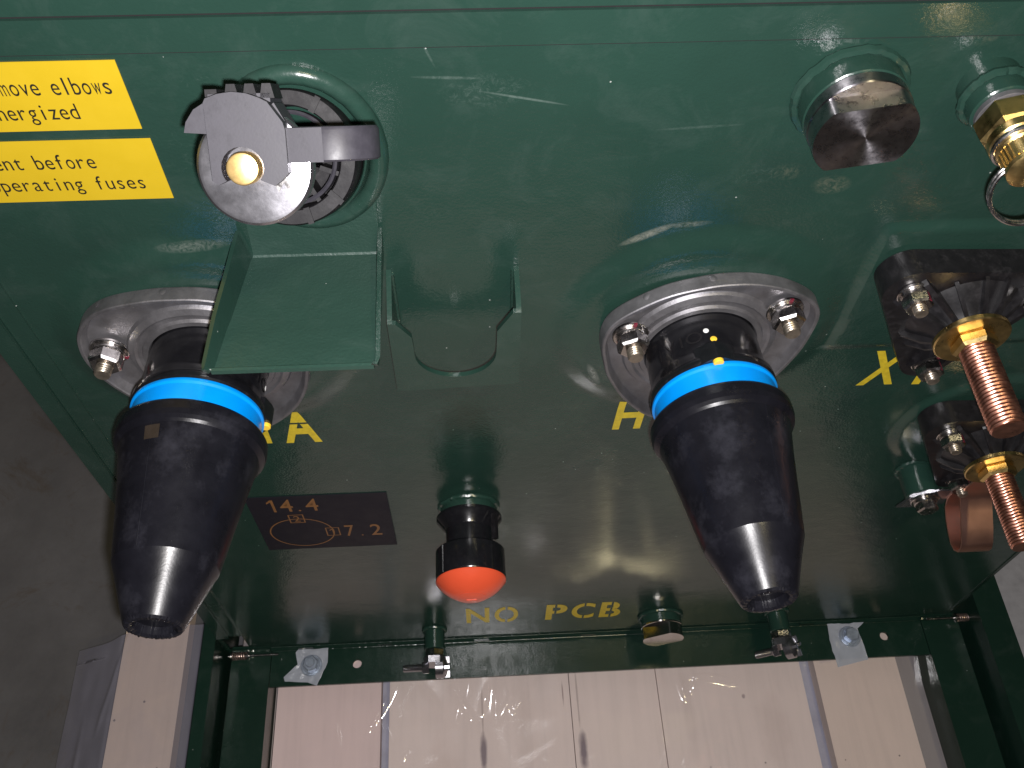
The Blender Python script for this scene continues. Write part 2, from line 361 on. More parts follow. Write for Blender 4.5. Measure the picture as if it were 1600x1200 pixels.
def tr(x, y, z=0): return Matrix.Translation((x, y, z))

def glyph_mesh(txt, bold=0.0, cuts=None):
    """one character or word as a flat outline mesh, returned as (verts, faces) normalised to cap height 1"""
    cu = bpy.data.curves.new('txt', 'FONT'); cu.body = txt; cu.size = 1; cu.offset = bold; cu.fill_mode = 'FRONT'; cu.resolution_u = 6
    ob = bpy.data.objects.new('txt', cu); COL.objects.link(ob)
    dg = bpy.context.evaluated_depsgraph_get(); dg.update()
    me = bpy.data.meshes.new_from_object(ob.evaluated_get(dg)); bpy.data.objects.remove(ob, do_unlink=True); bpy.data.curves.remove(cu)
    b = bmesh.new(); b.from_mesh(me); bpy.data.meshes.remove(me)
    for (axis, c, w) in (cuts or []):
        lo, hi = 1e9, -1e9
        xs = [v.co[axis] for v in b.verts]; lo, hi = min(xs), max(xs); cc = lo+(hi-lo)*c; ww = (hi-lo)*w
        nrm = Vector((0, 0, 0)); nrm[axis] = 1
        for s in (-1, 1):
            co = Vector((0, 0, 0)); co[axis] = cc+s*ww/2
            bmesh.ops.bisect_plane(b, geom=b.verts[:]+b.edges[:]+b.faces[:], plane_co=co, plane_no=nrm)
        kill = [f for f in b.faces if abs(f.calc_center_median()[axis]-cc) < ww/2]
        bmesh.ops.delete(b, geom=kill, context='FACES')
    b.verts.ensure_lookup_table()
    V = [v.co.copy() for v in b.verts]; F = [[v.index for v in f.verts] for f in b.faces]; b.free()
    return V, F
def put_glyph(mb, txt, x0, x1, y0, y1, z, bold=0.0, cuts=None, shear=0.0, T=None):
    """fit a glyph to the box x0..x1, y0..y1"""
    V, F = glyph_mesh(txt, bold, cuts)
    ax0 = min(v.x for v in V); ax1 = max(v.x for v in V); ay0 = min(v.y for v in V); ay1 = max(v.y for v in V)
    P = []
    for v in V:
        fx = (v.x-ax0)/max(1e-6, ax1-ax0); fy = (v.y-ay0)/max(1e-6, ay1-ay0)
        P.append((x0+fx*(x1-x0)+shear*fy, y0+fy*(y1-y0), z))
    mb.add(P, F, T)
def put_one(mb, x0, x1, y0, y1, z, w=0.36):
    W_ = x1-x0; sw = W_*w; H_ = y1-y0
    mb.add([(x1-sw, y0, z), (x1, y0, z), (x1, y1, z), (x1-sw, y1, z), (x1-sw, y1-H_*0.17, z), (x0, y1-H_*0.32, z), (x0, y1-H_*0.2, z)], [(0, 1, 2, 3, 4), (4, 3, 6, 5)])
def put_mono(mb, txt, xend, base, pitch_, cap, z, narrow=0.78, bold=0.0):
    """monospaced lettering ending at xend, cap height cap"""
    k = cap/0.69
    for i, ch in enumerate(reversed(txt)):
        if ch == ' ': continue
        V, F = glyph_mesh(ch, bold); ax0 = min(v.x for v in V); ax1 = max(v.x for v in V); c = (ax0+ax1)/2
        cx = xend-pitch_*(i+0.5); kx = k*min(narrow, pitch_*0.80/((ax1-ax0)*k))
        mb.add([(cx+(v.x-c)*kx, base+v.y*k, z) for v in V], F)

# ------------------------------------------------------------------ the floor
fb = MB(); fb.box(-4000, 4000, -3000, 5000, -760, -720)
tag(fb.build('concrete_floor', M['concrete']), 'dark stained concrete floor beside the transformer', 'floor', kind='structure')

# ------------------------------------------------------------------ the tank: wall, rim, folded edges, ledge, base rails
HV_A = (-178.5, 57.0); HV_B = (111.0, 54.0); LV_A = (258.0, 86.0); LV_B = (345.0, -74.0)
tank = thing('transformer_tank', 'glossy dark green painted steel tank wall with base ledge and rails', 'transformer', out_frame(OX, OZ))
OFF = (OX, OZ, 0)
def smooth(a, b, x):
    t = max(0.0, min(1.0, (x-a)/(b-a))); return t*t*(3-2*t)
def wall_h(x, z):
    h = 0.0
    for (cx, cz) in (HV_A, HV_B):
        d = math.hypot(x-cx, z-cz)
        h += 4.2*(1-smooth(72, 92, d)) + 1.6*(1-smooth(60, 70, d))
    d = math.hypot(x-LV_B[0], z-LV_B[1]); h += 2.6*(1-smooth(56, 64, d))
    if x > 196: h += 2.6*smooth(199, 203.5, x)*smooth(28, 33, z)*(1-smooth(138, 143, z))
    h += 0.35*noise.noise(Vector((x*0.012, z*0.012, 3.0))) + 0.12*noise.noise(Vector((x*0.05, z*0.05, 7.0)))
    return h
xs = []; v = -278.0
while v < 498: xs.append(v); v += 2.6 if v < 440 else 6
xs.append(498.0); zs = []; v = -498.0
while v < 259.2: zs.append(v); v += 5.0 if v < -130 else 2.6
zs.append(259.2)
wb = MB(); nx = len(xs)
wb.add([(x, z, wall_h(x, z)) for z in zs for x in xs], [(j*nx+i, j*nx+i+1, (j+1)*nx+i+1, (j+1)*nx+i) for j in range(len(zs)-1) for i in range(nx-1)])
wb.build('front_wall', M['wall'], tank, OFF, thick=4)
b = MB(); b.prism([(-310, 260.3), (530, 260.3), (530, 276.4), (-310, 276.4)], -6.0, 2.0, 2.6, seg=5); b.build('rim_strip', M['green'], tank, OFF)
b = MB(); b.box(-330, 550, 279.0, 330, -40, 3.2, 0.8); b.build('cover_lip', M['green'], tank, OFF)
b = MB(); b.box(-330, 550, 274, 281, -30, -3.1); b.box(-330, 550, 276.5, 279, -3.0, 0.6); b.build('cover_gap_strip', M['gap_black'], tank, OFF)  # black filler strips put in to darken the gap below the cover
b = MB(); b.box(-302, 512, 258.9, 261.2, -3, 0.55); b.build('crease_shade_strip', M['gap_black'], tank, OFF)  # black strip painting the shade line in the crease under the rim
b = MB(); b.box(-289.6, -277.6, -455, 260, -6, 1.6, 1.4); b.build('edge_strip', M['green'], tank, OFF)
b = MB(); b.box(-302, -290, -455, 277, -6, 4.2, 1.8); b.build('edge_flange', M['green'], tank, OFF)
for q in ((498.2, 512, -480, 260, -24, -18, 1.5), (512.1, 531, -480, 277, -28, -21, 1.8), (494.5, 498.1, -480, 277, -24, 0.8, 0.8)):
    b = MB(); b.box(*q); b.build('edge_flange', M['green_dimmed'], tank, OFF)
# ledge with its bolt holes
def ledge(mb):
    t = bmesh.new(); loops = [[(-256, 1.5), (470, 1.5), (470, 40.5), (-256, 40.5)]]
    for hx, hy in ((-162.5, 19.8), (424.5, 17.6)): loops.append([(hx+4.9*math.cos(2*PI*k/28), hy+4.9*math.sin(2*PI*k/28)) for k in range(28)])
    for lp in loops:
        vs = [t.verts.new((x, -510.0, o_)) for x, o_ in lp]
        for k in range(len(vs)): t.edges.new((vs[k], vs[(k+1) % len(vs)]))
    bmesh.ops.triangle_fill(t, use_beauty=True, use_dissolve=False, edges=t.edges[:], normal=(0, 1, 0))
    for f in t.faces:
        f.normal_update()
        if f.normal.y < 0: f.normal_flip()
    me = bpy.data.meshes.new('tmp'); t.to_mesh(me); t.free(); mb.bm.from_mesh(me); bpy.data.meshes.remove(me)
b = MB(); ledge(b); b.build('base_ledge', M['green_dimmed'], tank, OFF, thick=3.5)
for sx in (-226, -140, -34, 84, 330):
    b = MB(); b.box(sx, sx+16, -505.5, -500, -2, 2.4, 0.6); b.build('tack_weld', M['green_dimmed'], tank, OFF)
b = MB(); b.box(-300, 512, -560, -511.5, -6, 0.8, 0); b.build('lower_wall', M['green_dimmed'], tank, OFF)
b = MB(); b.box(-299, -256.5, -550, -509, 0.9, 420, 1.2); b.build('base_rail', M['green_dimmed'], tank, OFF)
b = MB(); b.box(-318, -304.5, -552, -458, -32, 420, 1.2); b.build('base_rail', M['green_dimmed'], tank, OFF)
b = MB(); b.box(470.5, 512, -550, -509, 0.9, 420, 1.2); b.build('base_rail', M['green_dimmed'], tank, OFF)
b = MB(); b.box(520, 552, -552, -474, -40, 420, 1.2); b.build('base_rail', M['green_dimmed'], tank, OFF)
for gx0, gx1 in ((-304.4, -299.2), (512.2, 519.8)):
    b = MB(); b.box(gx0, gx1, -552, -546, 0, 420); b.build('rail_gap_plate', M['green_dimmed'], tank, OFF)
def weld(mb, pts, r=2.2):
    P = []
    for (a, c) in zip(pts[:-1], pts[1:]):
        L_ = (Vector(c)-Vector(a)).length; k = max(2, int(L_/1.6))
        for i in range(k): P.append(Vector(a).lerp(Vector(c), i/k))
    q_ = r*0.15
    P = [p + Vector((random.uniform(-q_, q_), random.uniform(-q_, q_), random.uniform(-q_, q_))) for p in P]
    mb.tube(P, r, 8)
for (zz, oo, rr_) in ((-510.2, 1.6, 0.9), (-498.3, 0.9, 0.8)):  # thin rods added along both edges to catch a highlight line
    b = MB(); weld(b, [(-254, zz, oo), (468, zz, oo)], rr_); b.build('highlight_bead', M['green_dimmed'], tank, OFF)
# weld beads where ledge and rails meet the wall
for wp in ([(-299, -506, 1), (-256, -506, 1)], [(-303, -450, 1), (-300, -505, 1)], [(470, -506, 1), (512, -506, 1)]):
    b = MB(); weld(b, wp, 2.5); b.build('weld_bead', M['green_dimmed'], tank, OFF)
b = MB(); P = []
for i in range(120):
    a = 2*PI*i/120; P.append((-100.5+34.5*math.cos(a)+random.uniform(-.15, .15), 203.0+44.5*math.sin(a), 0.6+random.uniform(-.15, .15)))
b.tube(P, 4.6, 14, closed=True, ry=4.6); b.build('collar_weld', M['green'], tank, OFF)
# stencilled lettering on the wall
def hug(mb):
    bmesh.ops.triangulate(mb.bm, faces=mb.bm.faces[:]); bmesh.ops.subdivide_edges(mb.bm, edges=[e for e in mb.bm.edges if e.calc_length() > 8], cuts=2)
    for v_ in mb.bm.verts: v_.co.z = wall_h(v_.co.x, v_.co.y)+0.16
b = MB()
put_glyph(b, 'H', -214, -194, -64, -24, 1.1, 0.02, [(0, .5, .09)], 1.0)
put_one(b, -180, -168, -64, -24, 1.1, 0.5)
put_glyph(b, 'A', -158.3, -133, -64.5, -23, 1.1, 0.025, [(1, .62, .05)], 0.5)
hug(b); b.build('stencil_lettering', M['stencil'], tank, OFF)
b = MB()
put_glyph(b, 'H', 72.4, 92.6, -63.2, -25.6, 1.1, 0.03, None, 1.5)
put_one(b, 104, 115, -63, -25, 1.1, 0.5)
put_glyph(b, 'B', 128, 148, -63, -25, 1.1, 0.02, [(0, .5, .1)], 1.0)
hug(b); b.build('stencil_lettering', M['stencil'], tank, OFF)
b = MB()
put_glyph(b, 'X', 234.5, 259.8, -17, 23, 3.2, 0.02, None, 0.5)
put_one(b, 268, 279, -18, 22, 3.2, 0.5)
hug(b); b.build('stencil_lettering', M['stencil'], tank, OFF)
b = MB()
put_glyph(b, 'N', -41, -17, -453, -410, 1.1, 0.02)
put_glyph(b, 'O', -11.5, 13, -454.5, -410, 1.1, 0.02, [(0, .5, .10)])
hug(b); b.build('stencil_lettering', M['stencil'], tank, OFF)
b = MB()
put_glyph(b, 'P', 42, 64, -454, -410, 1.1, 0.025, [(0, .45, .10)])
put_glyph(b, 'C', 69, 93, -454, -410, 1.1, 0.025, [(0, .55, .08)])
put_glyph(b, 'B', 99, 121, -454, -410, 1.1, 0.025, [(0, .52, .10)])
hug(b); b.build('stencil_lettering', M['stencil'], tank, OFF)


# ------------------------------------------------------------------ labels
def label(name, text, cat, x0, x1, z0, z1, m):
    t = thing(name, text, cat, out_frame((x0+x1)/2, z0))
    b = MB(); b.box(x0, x1, z0, z1, 0.35, 0.75); b.build('sheet', m, t, ((x0+x1)/2, z0, 0))
    return t, ((x0+x1)/2, z0, 0)
t, o_ = label('warning_label', 'upper yellow label with lettering about elbows and energized', 'label', -330, -170.4, 219.6, 256.2, M['label_yellow'])
b = MB(); put_mono(b, 'Do not remove elbows', -176.0, 239.2, 4.35, 9.0, 0.9); put_mono(b, 'while energized', -194.5, 226.0, 4.5, 8.6, 0.9); b.build('lettering', M['ink'], t, o_)
t, o_ = label('warning_label', 'lower yellow label with lettering about venting before operating fuses', 'label', -330, -168.6, 176.2, 213.8, M['label_yellow'])
b = MB(); put_mono(b, 'Vent before', -197.5, 196.9, 4.75, 8.8, 0.9); put_mono(b, 'operating fuses', -178.5, 183.3, 4.9, 8.6, 0.9); b.build('lettering', M['ink'], t, o_)
t, o_ = label('voltage_label', 'dark plum label with orange 14.4 and 7.2 and a circle diagram', 'label', -206, -96, -243.5, -145, M['dark_label'])
b = MB()
for ch, x0, x1 in (('1', -191, -184.5), ('4', -181.5, -171.5), ('.', -168, -166), ('4', -161.5, -151.5)):
    y1 = -150 if ch != '.' else -168.5
    (put_one(b, x0, x1-1, -171, y1, 0.9, 0.38) if ch == '1' else put_glyph(b, ch, x0, x1, -171, y1, 0.9, 0.004))
for ch, x0, x1 in (('7', -136.5, -129), ('.', -124, -122.3), ('2', -115.5, -106.5)):
    y1 = -200.5 if ch != '.' else -219.5
    put_glyph(b, ch, x0, x1, -221.5, y1, 0.9, 0.004)
def ring2(mb, cx, cy, r, w, z, n=64):
    V = []; F = []
    for i in range(n):
        a = 2*PI*i/n; V += [(cx+(r-w)*math.cos(a), cy+(r-w)*math.sin(a), z), (cx+r*math.cos(a), cy+r*math.sin(a), z)]
    for i in range(n):
        j = (i+1) % n; F.append((2*i, 2*i+1, 2*j+1, 2*j))
    mb.add(V, F)
ring2(b, -172, -211, 26.6, 1.1, 0.85)
def frame2(mb, x0, x1, y0, y1, w, z):
    for q in ((x0, x1, y1-w, y1), (x0, x1, y0, y0+w), (x0, x0+w, y0+w, y1-w), (x1-w, x1, y0+w, y1-w)):
        mb.add([(q[0], q[2], z), (q[1], q[2], z), (q[1], q[3], z), (q[0], q[3], z)], [(0, 1, 2, 3)])
frame2(b, -178.5, -166, -192, -177, 1.0, 0.92); frame2(b, -152.5, -141, -219, -203.5, 1.0, 0.92)
put_glyph(b, '2', -174.6, -169.6, -189.5, -179.5, 0.92); put_one(b, -149.4, -146.0, -216.5, -206, 0.92, 0.32)
b.build('lettering', M['orange_ink'], t, o_)

# ------------------------------------------------------------------ high-voltage bushings
def flange_outline(lobes, R=53.0, rl=17.5, n=144, bulge=51.0):
    """rounded three-lobed outline, radius per angle"""
    out = []
    cs = [(R*math.cos(a), R*math.sin(a), rl) for a in lobes] + [(0, 0, bulge)]
    for i in range(n):
        a = 2*PI*i/n; best = 0
        # support of the hull: sample normals around a
        u = (math.cos(a), math.sin(a))
        # radial distance to hull of circles, by intersecting the support lines
        q = 1e9
        for k in range(-60, 61):
            b_ = a + k*0.02; nb = (math.cos(b_), math.sin(b_)); h = max(cx*nb[0]+cy*nb[1]+r for cx, cy, r in cs)
            c = u[0]*nb[0]+u[1]*nb[1]
            if c > 0.1: q = min(q, h/c)
        out.append(q)
    return out
def flange_table(n):
    T = [(8, 66.2), (25, 73.0), (33, 71.8), (43, 68), (61, 63), (82, 59), (102, 57.2), (132, 60), (153, 65.3), (166, 63.4), (183, 58.8), (209, 58.2), (230, 62), (253, 71), (270, 73), (287, 71), (301, 67.5), (318, 63.6), (331, 62), (347, 62.3)]
    raw = []
    for i in range(n):
        a = 360*i/n
        for k in range(len(T)):
            a0, r0_ = T[k]; a1, r1_ = T[(k+1) % len(T)]
            span = (a1-a0) % 360; da = (a-a0) % 360
            if da < span: raw.append(r0_+(r1_-r0_)*da/span); break
    for _ in range(6): raw = [(raw[i-1]+2*raw[i]+raw[(i+1) % n])/4 for i in range(n)]
    return raw
LOBES = [math.radians(v) for v in (158, 38, 278)]
def nut_stack(parent, x, y, z, s=1.0, a0=0.3, stud_len=10.0, mark=0.9):
    """washers, hex nut and the threaded end of a stud"""
    T = tr(x, y)
    st = MB(); st.thread(4.4*s, z, z+ (5.5+7.5)*s + stud_len, 1.5, 0.55, 24, T); so = st.build('stud', M['steel_stud'], parent)
    w = MB(); w.lathe([(9.6*s, z+.02), (10.2*s, z+.4), (10.2*s, z+1.5*s), (9.7*s, z+1.9*s)], 40, T); w.lathe([(8.0*s, z+1.9*s), (8.3*s, z+2.3*s), (8.3*s, z+3.8*s), (7.9*s, z+4.1*s)], 40, T); w.build('washer', M['steel'], so)
    nb = MB(); nb.hex(8.9*s, z+4.15*s, z+11.6*s, T, a0=a0); no = nb.build('nut', M['steel'], so, sharp=20)
    m = MB(); ca, sa = math.cos(mark), math.sin(mark)
    Tm = T @ rotz(mark)
    m.prism([(7.6*s, -1.0), (8.0*s, -1.0), (8.0*s, 1.2), (7.6*s, 1.2)], z+4.6*s, z+11.0*s, 0, Tm)
    m.prism([(7.6*s, -1.2), (10.35*s, -1.2), (10.35*s, 1.0), (7.6*s, 1.0)], z+1.2*s, z+2.05*s, 0, Tm)
    m.build('paint_mark', M['red_mark'], so)
    return so
def make_bushing():
    root = thing('high_voltage_bushing', '', 'bushing', Matrix.Identity(4))
    FX, FY = 4.5, -3.5; n = 144; outl = flange_table(n); V = []; F = []
    def rr(i, inset, circ=None):
        r = outl[i]-inset
        if circ: r = min(r, circ)
        return r
    # (inset from outline or fixed circle radius, z)
    levels = [('c', 44, 8.6), ('o', 3.0, 8.6), ('o', 0.3, 9.0), ('o', 0.0, 9.8), ('o', 0.3, 17.9), ('o', 0.8, 18.6), ('o', 2.3, 18.7), ('o', 2.9, 18.0), ('o', 4.6, 12.4), ('o', 6.4, 11.8), ('m', 47.0, 12.0), ('m', 45.6, 14.0), ('c', 42.0, 15.4), ('c', 40.5, 14.6), ('c', 38.0, 14.6), ('c', 37, 16.4), ('c', 34.2, 16.6), ('c', 33.0, 12)]
    for kind, val, z in levels:
        for i in range(n):
            a = 2*PI*i/n
            r = outl[i]-val if kind == 'o' else (val if kind == 'c' else min(val, outl[i]-6.5))
            q = 0.0 if kind == 'c' and val < 39 else (0.5 if kind == 'c' else 1.0)
            V.append((r*math.cos(a), r*math.sin(a), z))
    for k in range(len(levels)-1):
        for i in range(n):
            j = (i+1) % n; F.append((k*n+i, k*n+j, (k+1)*n+j, (k+1)*n+i))
    fb_ = MB(); fb_.add(V, F)
    fl_ = fb_.build('clamp_flange', M['alu'], root, sharp=22)
    # small drain notches on the rim
    for a in (92, 130, 20, 215, 330, 250):
        ar = math.radians(a); i = int(a/360*n) % n; r = outl[i]; nb = MB()
        nb.lathe([(1.6, -0.5), (2.6, 0.3), (1.2, 0.9)], 12, Matrix.Translation(((r-0.6)*math.cos(ar), (r-0.6)*math.sin(ar), 12)) @ rotz(ar) @ Matrix.Rotation(PI/2, 4, 'Y'))
        nb.build('rim_lug', M['alu'], fl_)
    for k, a in enumerate(LOBES):
        nut_stack(root, 52*math.cos(a)+FX, 52*math.sin(a)+FY, 13.6, 1.08, 0.4+k, 5.0, 1.45)
    bb = MB()
    bb.lathe([(55, 1.5), (55, 5.0), (53.5, 6.2), (46, 8.2), (36, 8.4), (33.4, 9), (33.4, 40), (33.9, 43), (36.0, 47.5), (36.6, 49), (36.7, 52.2), (36.1, 53.4), (33.5, 53.5)], 96)
    # wedge-shaped boss that carries the indicator pin
    Tb = rotz(math.radians(97))
    bb.prism([(29, -11), (34.2, -11), (38.8, -4.0), (40.2, 0), (38.8, 4.0), (34.2, 11), (29, 11)], 42, 53.6, 1.2, Tb)
    body = bb.build('body', M['black_gloss'], root, sharp=28)
    bl = MB(); bl.lathe([(33, 53.6), (36.0, 53.6), (36.3, 54.4), (36.2, 55.6), (35.1, 56.6), (35.0, 70), (35.0, 72)], 96); bl.build('indicator_band', M['blue'], root)
    p = MB(); p.lathe([(2.9, 50), (3.0, 53.4), (2.9, 55.2), (2.4, 55.6)], 24, Tb @ tr(36.9, 0)); p.build('indicator_pin', M['yellow_pin'], body)
    p = MB(); p.lathe([(1.9, -0.6), (1.9, .25), (1.4, .5)], 16, rotz(math.radians(94)) @ Matrix.Translation((33.3, 0, 35.5)) @ Matrix.Rotation(PI/2, 4, 'Y')); p.build('indicator_dot', M['yellow_pin'], body)
    p = MB(); p.lathe([(1.6, -0.6), (1.6, .25), (1.2, .45)], 16, rotz(math.radians(99)) @ Matrix.Translation((33.3, 0, 29)) @ Matrix.Rotation(PI/2, 4, 'Y')); p.build('indicator_dot', M['white_dot'], body)
    # raised moulded lettering wrapped round the body
    e = MB(); tx = 'OIVI'
    for i, ch in enumerate(tx):
        V_, F_ = glyph_mesh(ch, 0.0); ax0 = min(v_.x for v_ in V_); ax1 = max(v_.x for v_ in V_)
        th0 = math.radians(112+i*13)
        P = []
        for v_ in V_:
            th = th0+((v_.x-(ax0+ax1)/2)*13)/33.6*1.0
            P.append((33.62*math.cos(th), 33.62*math.sin(th), 36-v_.y*11))
        e.add(P, F_)
    e.build('moulded_lettering', M['black_matt'], body)
    return root
bushA = make_bushing()
bushA.matrix_world = out_frame(HV_B[0], HV_B[1], 0, 0.05, 0.04)
tag(bushA, 'high voltage bushing clamped to wall over letter H, yellow pin on top of blue band', 'bushing', 'high voltage bushings on the tank wall')
bushB = copy_tree(bushA)
bushB.matrix_world = out_frame(HV_A[0], HV_A[1], 0, 0.05, -0.03, math.radians(-113))
tag(bushB, 'high voltage bushing partly hidden under the green drip tray, near letter A', 'bushing')

def make_cap():
    root = thing('dust_cap', '', 'cap', Matrix.Identity(4))
    c = MB()
    prof = [(35.3, 80), (36.4, 71.2), (37.6, 69.6), (39.4, 69.8), (40.2, 71.2), (40.3, 76.0), (39.6, 79.0), (37.9, 80.6), (36.8, 82), (35.6, 88), (33.4, 100), (30.5, 118), (28.1, 134), (26.5, 144.5), (26.0, 147.2), (25.4, 148.4), (21.6, 158), (17.6, 169), (14.6, 177), (13.6, 178.2), (11.6, 178.5), (10.2, 177.4), (9.8, 173.5), (4, 173.0), (0.6, 173.6)]
    def jit(k, i, a):
        if k in (19, 20, 21):
            return (0.35*noise.noise(Vector((i*0.9, k, 1))), 0.9*noise.noise(Vector((i*0.8, k, 5))))
        return (0.12*noise.noise(Vector((math.cos(a)*1.5, math.sin(a)*1.5, k*0.6))), 0)
    c.lathe(prof, 112, cap0=False, cap1=True, jit=jit); c.build('cap_body', M['black'], root, sharp=8.5)
    sm = MB(); sm.tube([(r+0.05, 0, z) for r, z in [(36.8, 82), (33.4, 100), (30.5, 118), (28.1, 134), (26.2, 146.6)]], 0.35, 6, T=rotz(1.15)); sm.build('mould_seam', M['black'], root)
    return root
capA = make_cap(); capA.matrix_world = out_frame(HV_B[0], HV_B[1], 0, 0.05, 0.04)
tag(capA, 'black rubber cone cap on the bushing beside letter H, plain body', 'cap', 'black cone caps on the bushings')
capB = copy_tree(capA); capB.matrix_world = out_frame(HV_A[0], HV_A[1], 0, 0.05, -0.03, math.radians(40))
tag(capB, 'black rubber cone cap with a small brown square sticker, below the drip tray', 'cap')
s_ = MB(); V = []; F = []
for j in range(5):
    for i in range(7):
        z = 83.5+7.5*j/4; a = math.radians(98+13*i/6)-math.radians(40); r = 36.8-(z-82)*0.18+0.45
        V.append((r*math.cos(a), r*math.sin(a), z))
for j in range(4):
    for i in range(6): F.append((j*7+i, j*7+i+1, (j+1)*7+i+1, (j+1)*7+i))
s_.add(V, F); s_.build('sticker', M['brown'], capB, thick=0.15)

# ------------------------------------------------------------------ fuse holder (axis tilted up 40 degrees)
fz = thing('fuse_holder', 'black draw-out fuse holder with grey latch, pull ring, steel disk and brass pin', 'fuse holder', out_frame(-102, 201, 0, math.radians(40)))
b = MB(); b.lathe([(31.2, -46), (31.2, 14), (30.4, 15.2), (29.5, 12)], 80, tr(0.5, 1.0), cap0=False, cap1=False)
jw = lambda k, i, a: (0.5*noise.noise(Vector((i*.5, k, 2))), 0.6*noise.noise(Vector((i*.6, k, 9))))
b.build('mounting_collar', M['green'], fz)
b = MB(); b.lathe([(29, -20), (29.4, 26), (29.2, 33), (28.4, 35), (22.6, 35), (22, 34), (21.6, 8), (12, 6)], 80, cap0=False, cap1=True)
for a in (250, 285, 318, 20, 60): b.box(22, 29.3, -1.3, 1.3, 34, 36, 0.5, rotz(math.radians(a)))
for a in (262, 300, 340): b.box(13, 22.2, -1.0, 1.0, 12, 30, 0.4, rotz(math.radians(a)))
b.build('housing', M['black_matt'], fz)
b = MB(); b.lathe([(19.4, 20), (20.4, 21), (20.4, 32), (19.4, 32.6), (18.6, 32)], 64, cap0=False, cap1=False); b.build('inner_ring', M['grey_plastic'], fz)
b = MB(); b.lathe([(11, 6), (11, 60), (14.5, 64), (14.5, 96), (12, 98)], 56); b.build('fuse_barrel', M['black_gloss'], fz)
b = MB(); b.lathe([(19.6, 97), (21.0, 98.2), (21.0, 103.6), (20.0, 104.8), (18.8, 105)], 80); b.build('end_disk', M['zinc'], fz)
# latch: plate with a slot for the pin, hook wing, ribs
lt = MB()
top = [(-14, 22.8), (-13.2, 24.2), (-9, 25.6), (-4, 26.2), (1, 25.6), (5.4, 24.0), (8.0, 22.6), (12.8, 15.6), (13.4, 13), (13.4, -1.8), (10.5, -4.6), (8.2, -6.2)]
slot = [(8.0 - 0.6, -5.6)]
for k in range(15): a = -0.62+(PI+1.24)*k/14; slot.append((-2.6+7.5*math.cos(a), 0.2+7.5*math.sin(a)))
poly = top + slot[1:] + [(-11.6, -5.4), (-13.6, -4.0)]
poly = [(x, y) for x, y in poly]
lt.prism(list(reversed(poly)), 105.3, 112.5, 0.8)
lt.prism([(-14.2, 12.2), (-22.5, 12.8), (-21.5, 16.4), (-18.4, 20.6), (-14.2, 23.0)], 100, 109.5, 1.0)
lt.box(-13.8, 8, 21.6, 25.7, 84, 106, 1.2)
lt.prism([(9.2, 22.4), (13.4, 14.4), (11, 13), (6, 20)], 88, 106.5, 0.8)
latch = lt.build('latch', M['grey_plastic'], fz)
rb = MB()
for u in (-5.5, 1.0, 7.0): rb.prism([(u-2.6, 24), (u+2.6, 24), (u+1.5, 29.0), (u-1.5, 29.0)], 90, 106, 1.0)
rb.box(-15.2, -11, 24.6, 27.4, 88, 104, 1.0)
rb.build('grip_rib', M['black_matt'], latch)
# pull ring: axis along local Y
rg = MB(); TR = Matrix.Translation((28.0, 1.6, 94.5)) @ Matrix.Rotation(-PI/2, 4, 'X')
rg.lathe([(11.5, 0.6), (12.2, 0), (16.0, 0), (16.8, .7), (16.8, 10.9), (16.0, 12.2), (12.2, 12.2), (11.5, 11.6), (11.5, 0.6)], 64, TR, cap0=False, cap1=False)
rg.prism([(10.6, 101), (10.6, 110.4), (26, 111.4), (24, 107)], -1.6, -13.6, 0.5, Matrix(((1, 0, 0, 0), (0, 0, -1, 0), (0, 1, 0, 0), (0, 0, 0, 1))))
rg.build('pull_ring', M['grey_plastic'], fz)
b = MB(); b.lathe([(5.9, 100), (5.9, 111.5), (5.5, 112.4), (4.9, 112.6), (0.01, 112.7)], 48, tr(-2.8, 0), cap1=False); b.build('brass_pin', M['brass_face'], fz)
b = MB()
V = []
for (u0, v0) in ((9, -5), (14, -3)): pass
b.prism([(6.2, -3.2), (8.2, -9.0), (10.2, -5.6), (12.4, -9.2), (13.6, -2.2), (11.6, -4.0), (10.2, -2.4), (8.4, -4.4)], 104.9, 106.6, 0.3)
b.build('latch_spring', M['steel'], fz)

# ------------------------------------------------------------------ drip tray under the fuse holder
dt = thing('drip_tray', 'green folded sheet metal drip tray fixed to the wall below the fuse holder', 'tray', out_frame(-108, 132))
o_ = (-108, 132, 0)
prof = [(178, 0.9), (136, 1.6), (133, 3.2), (134.0, 6.5), (139.5, 34), (142.5, 50), (145.0, 58), (151.5, 88), (152.6, 90)]   # (z, out) of floor
def sheet(mb, pr, x0, x1, th=1.6):
    V = []; F = []; k = len(pr)
    for x in (x0, x1):
        for z, o in pr: V.append((x, z, o))
    for i in range(k-1): F.append((i, i+1, k+i+1, k+i))
    mb.add(V, F)
def flare(o): return 1.0+0.0*o
b = MB(); V = []; F = []
pr = [(178, 1.3, 136.5, 70.5), (150, 1.4, 138, 71.5), (134.0, 1.6, 139, 72.5), (132.9, 2.4, 139.5, 72.6), (133.2, 4.0, 140, 72.5), (139, 34, 142, 72), (141.5, 50, 143.4, 71.6), (143.8, 58, 144, 71.5), (150.8, 86, 145, 71), (152.8, 88.4, 145.2, 71), (154.6, 88.2, 145.2, 71)]
for z, o, xl, xr in pr: V += [(-xl, z, o), (-xr, z, o)]
for i in range(len(pr)-1): F.append((2*i, 2*i+1, 2*i+3, 2*i+2))
b.add(V, F); b.build('tray_floor', M['green_dull'], dt, o_, thick=-1.8, sharp=25)
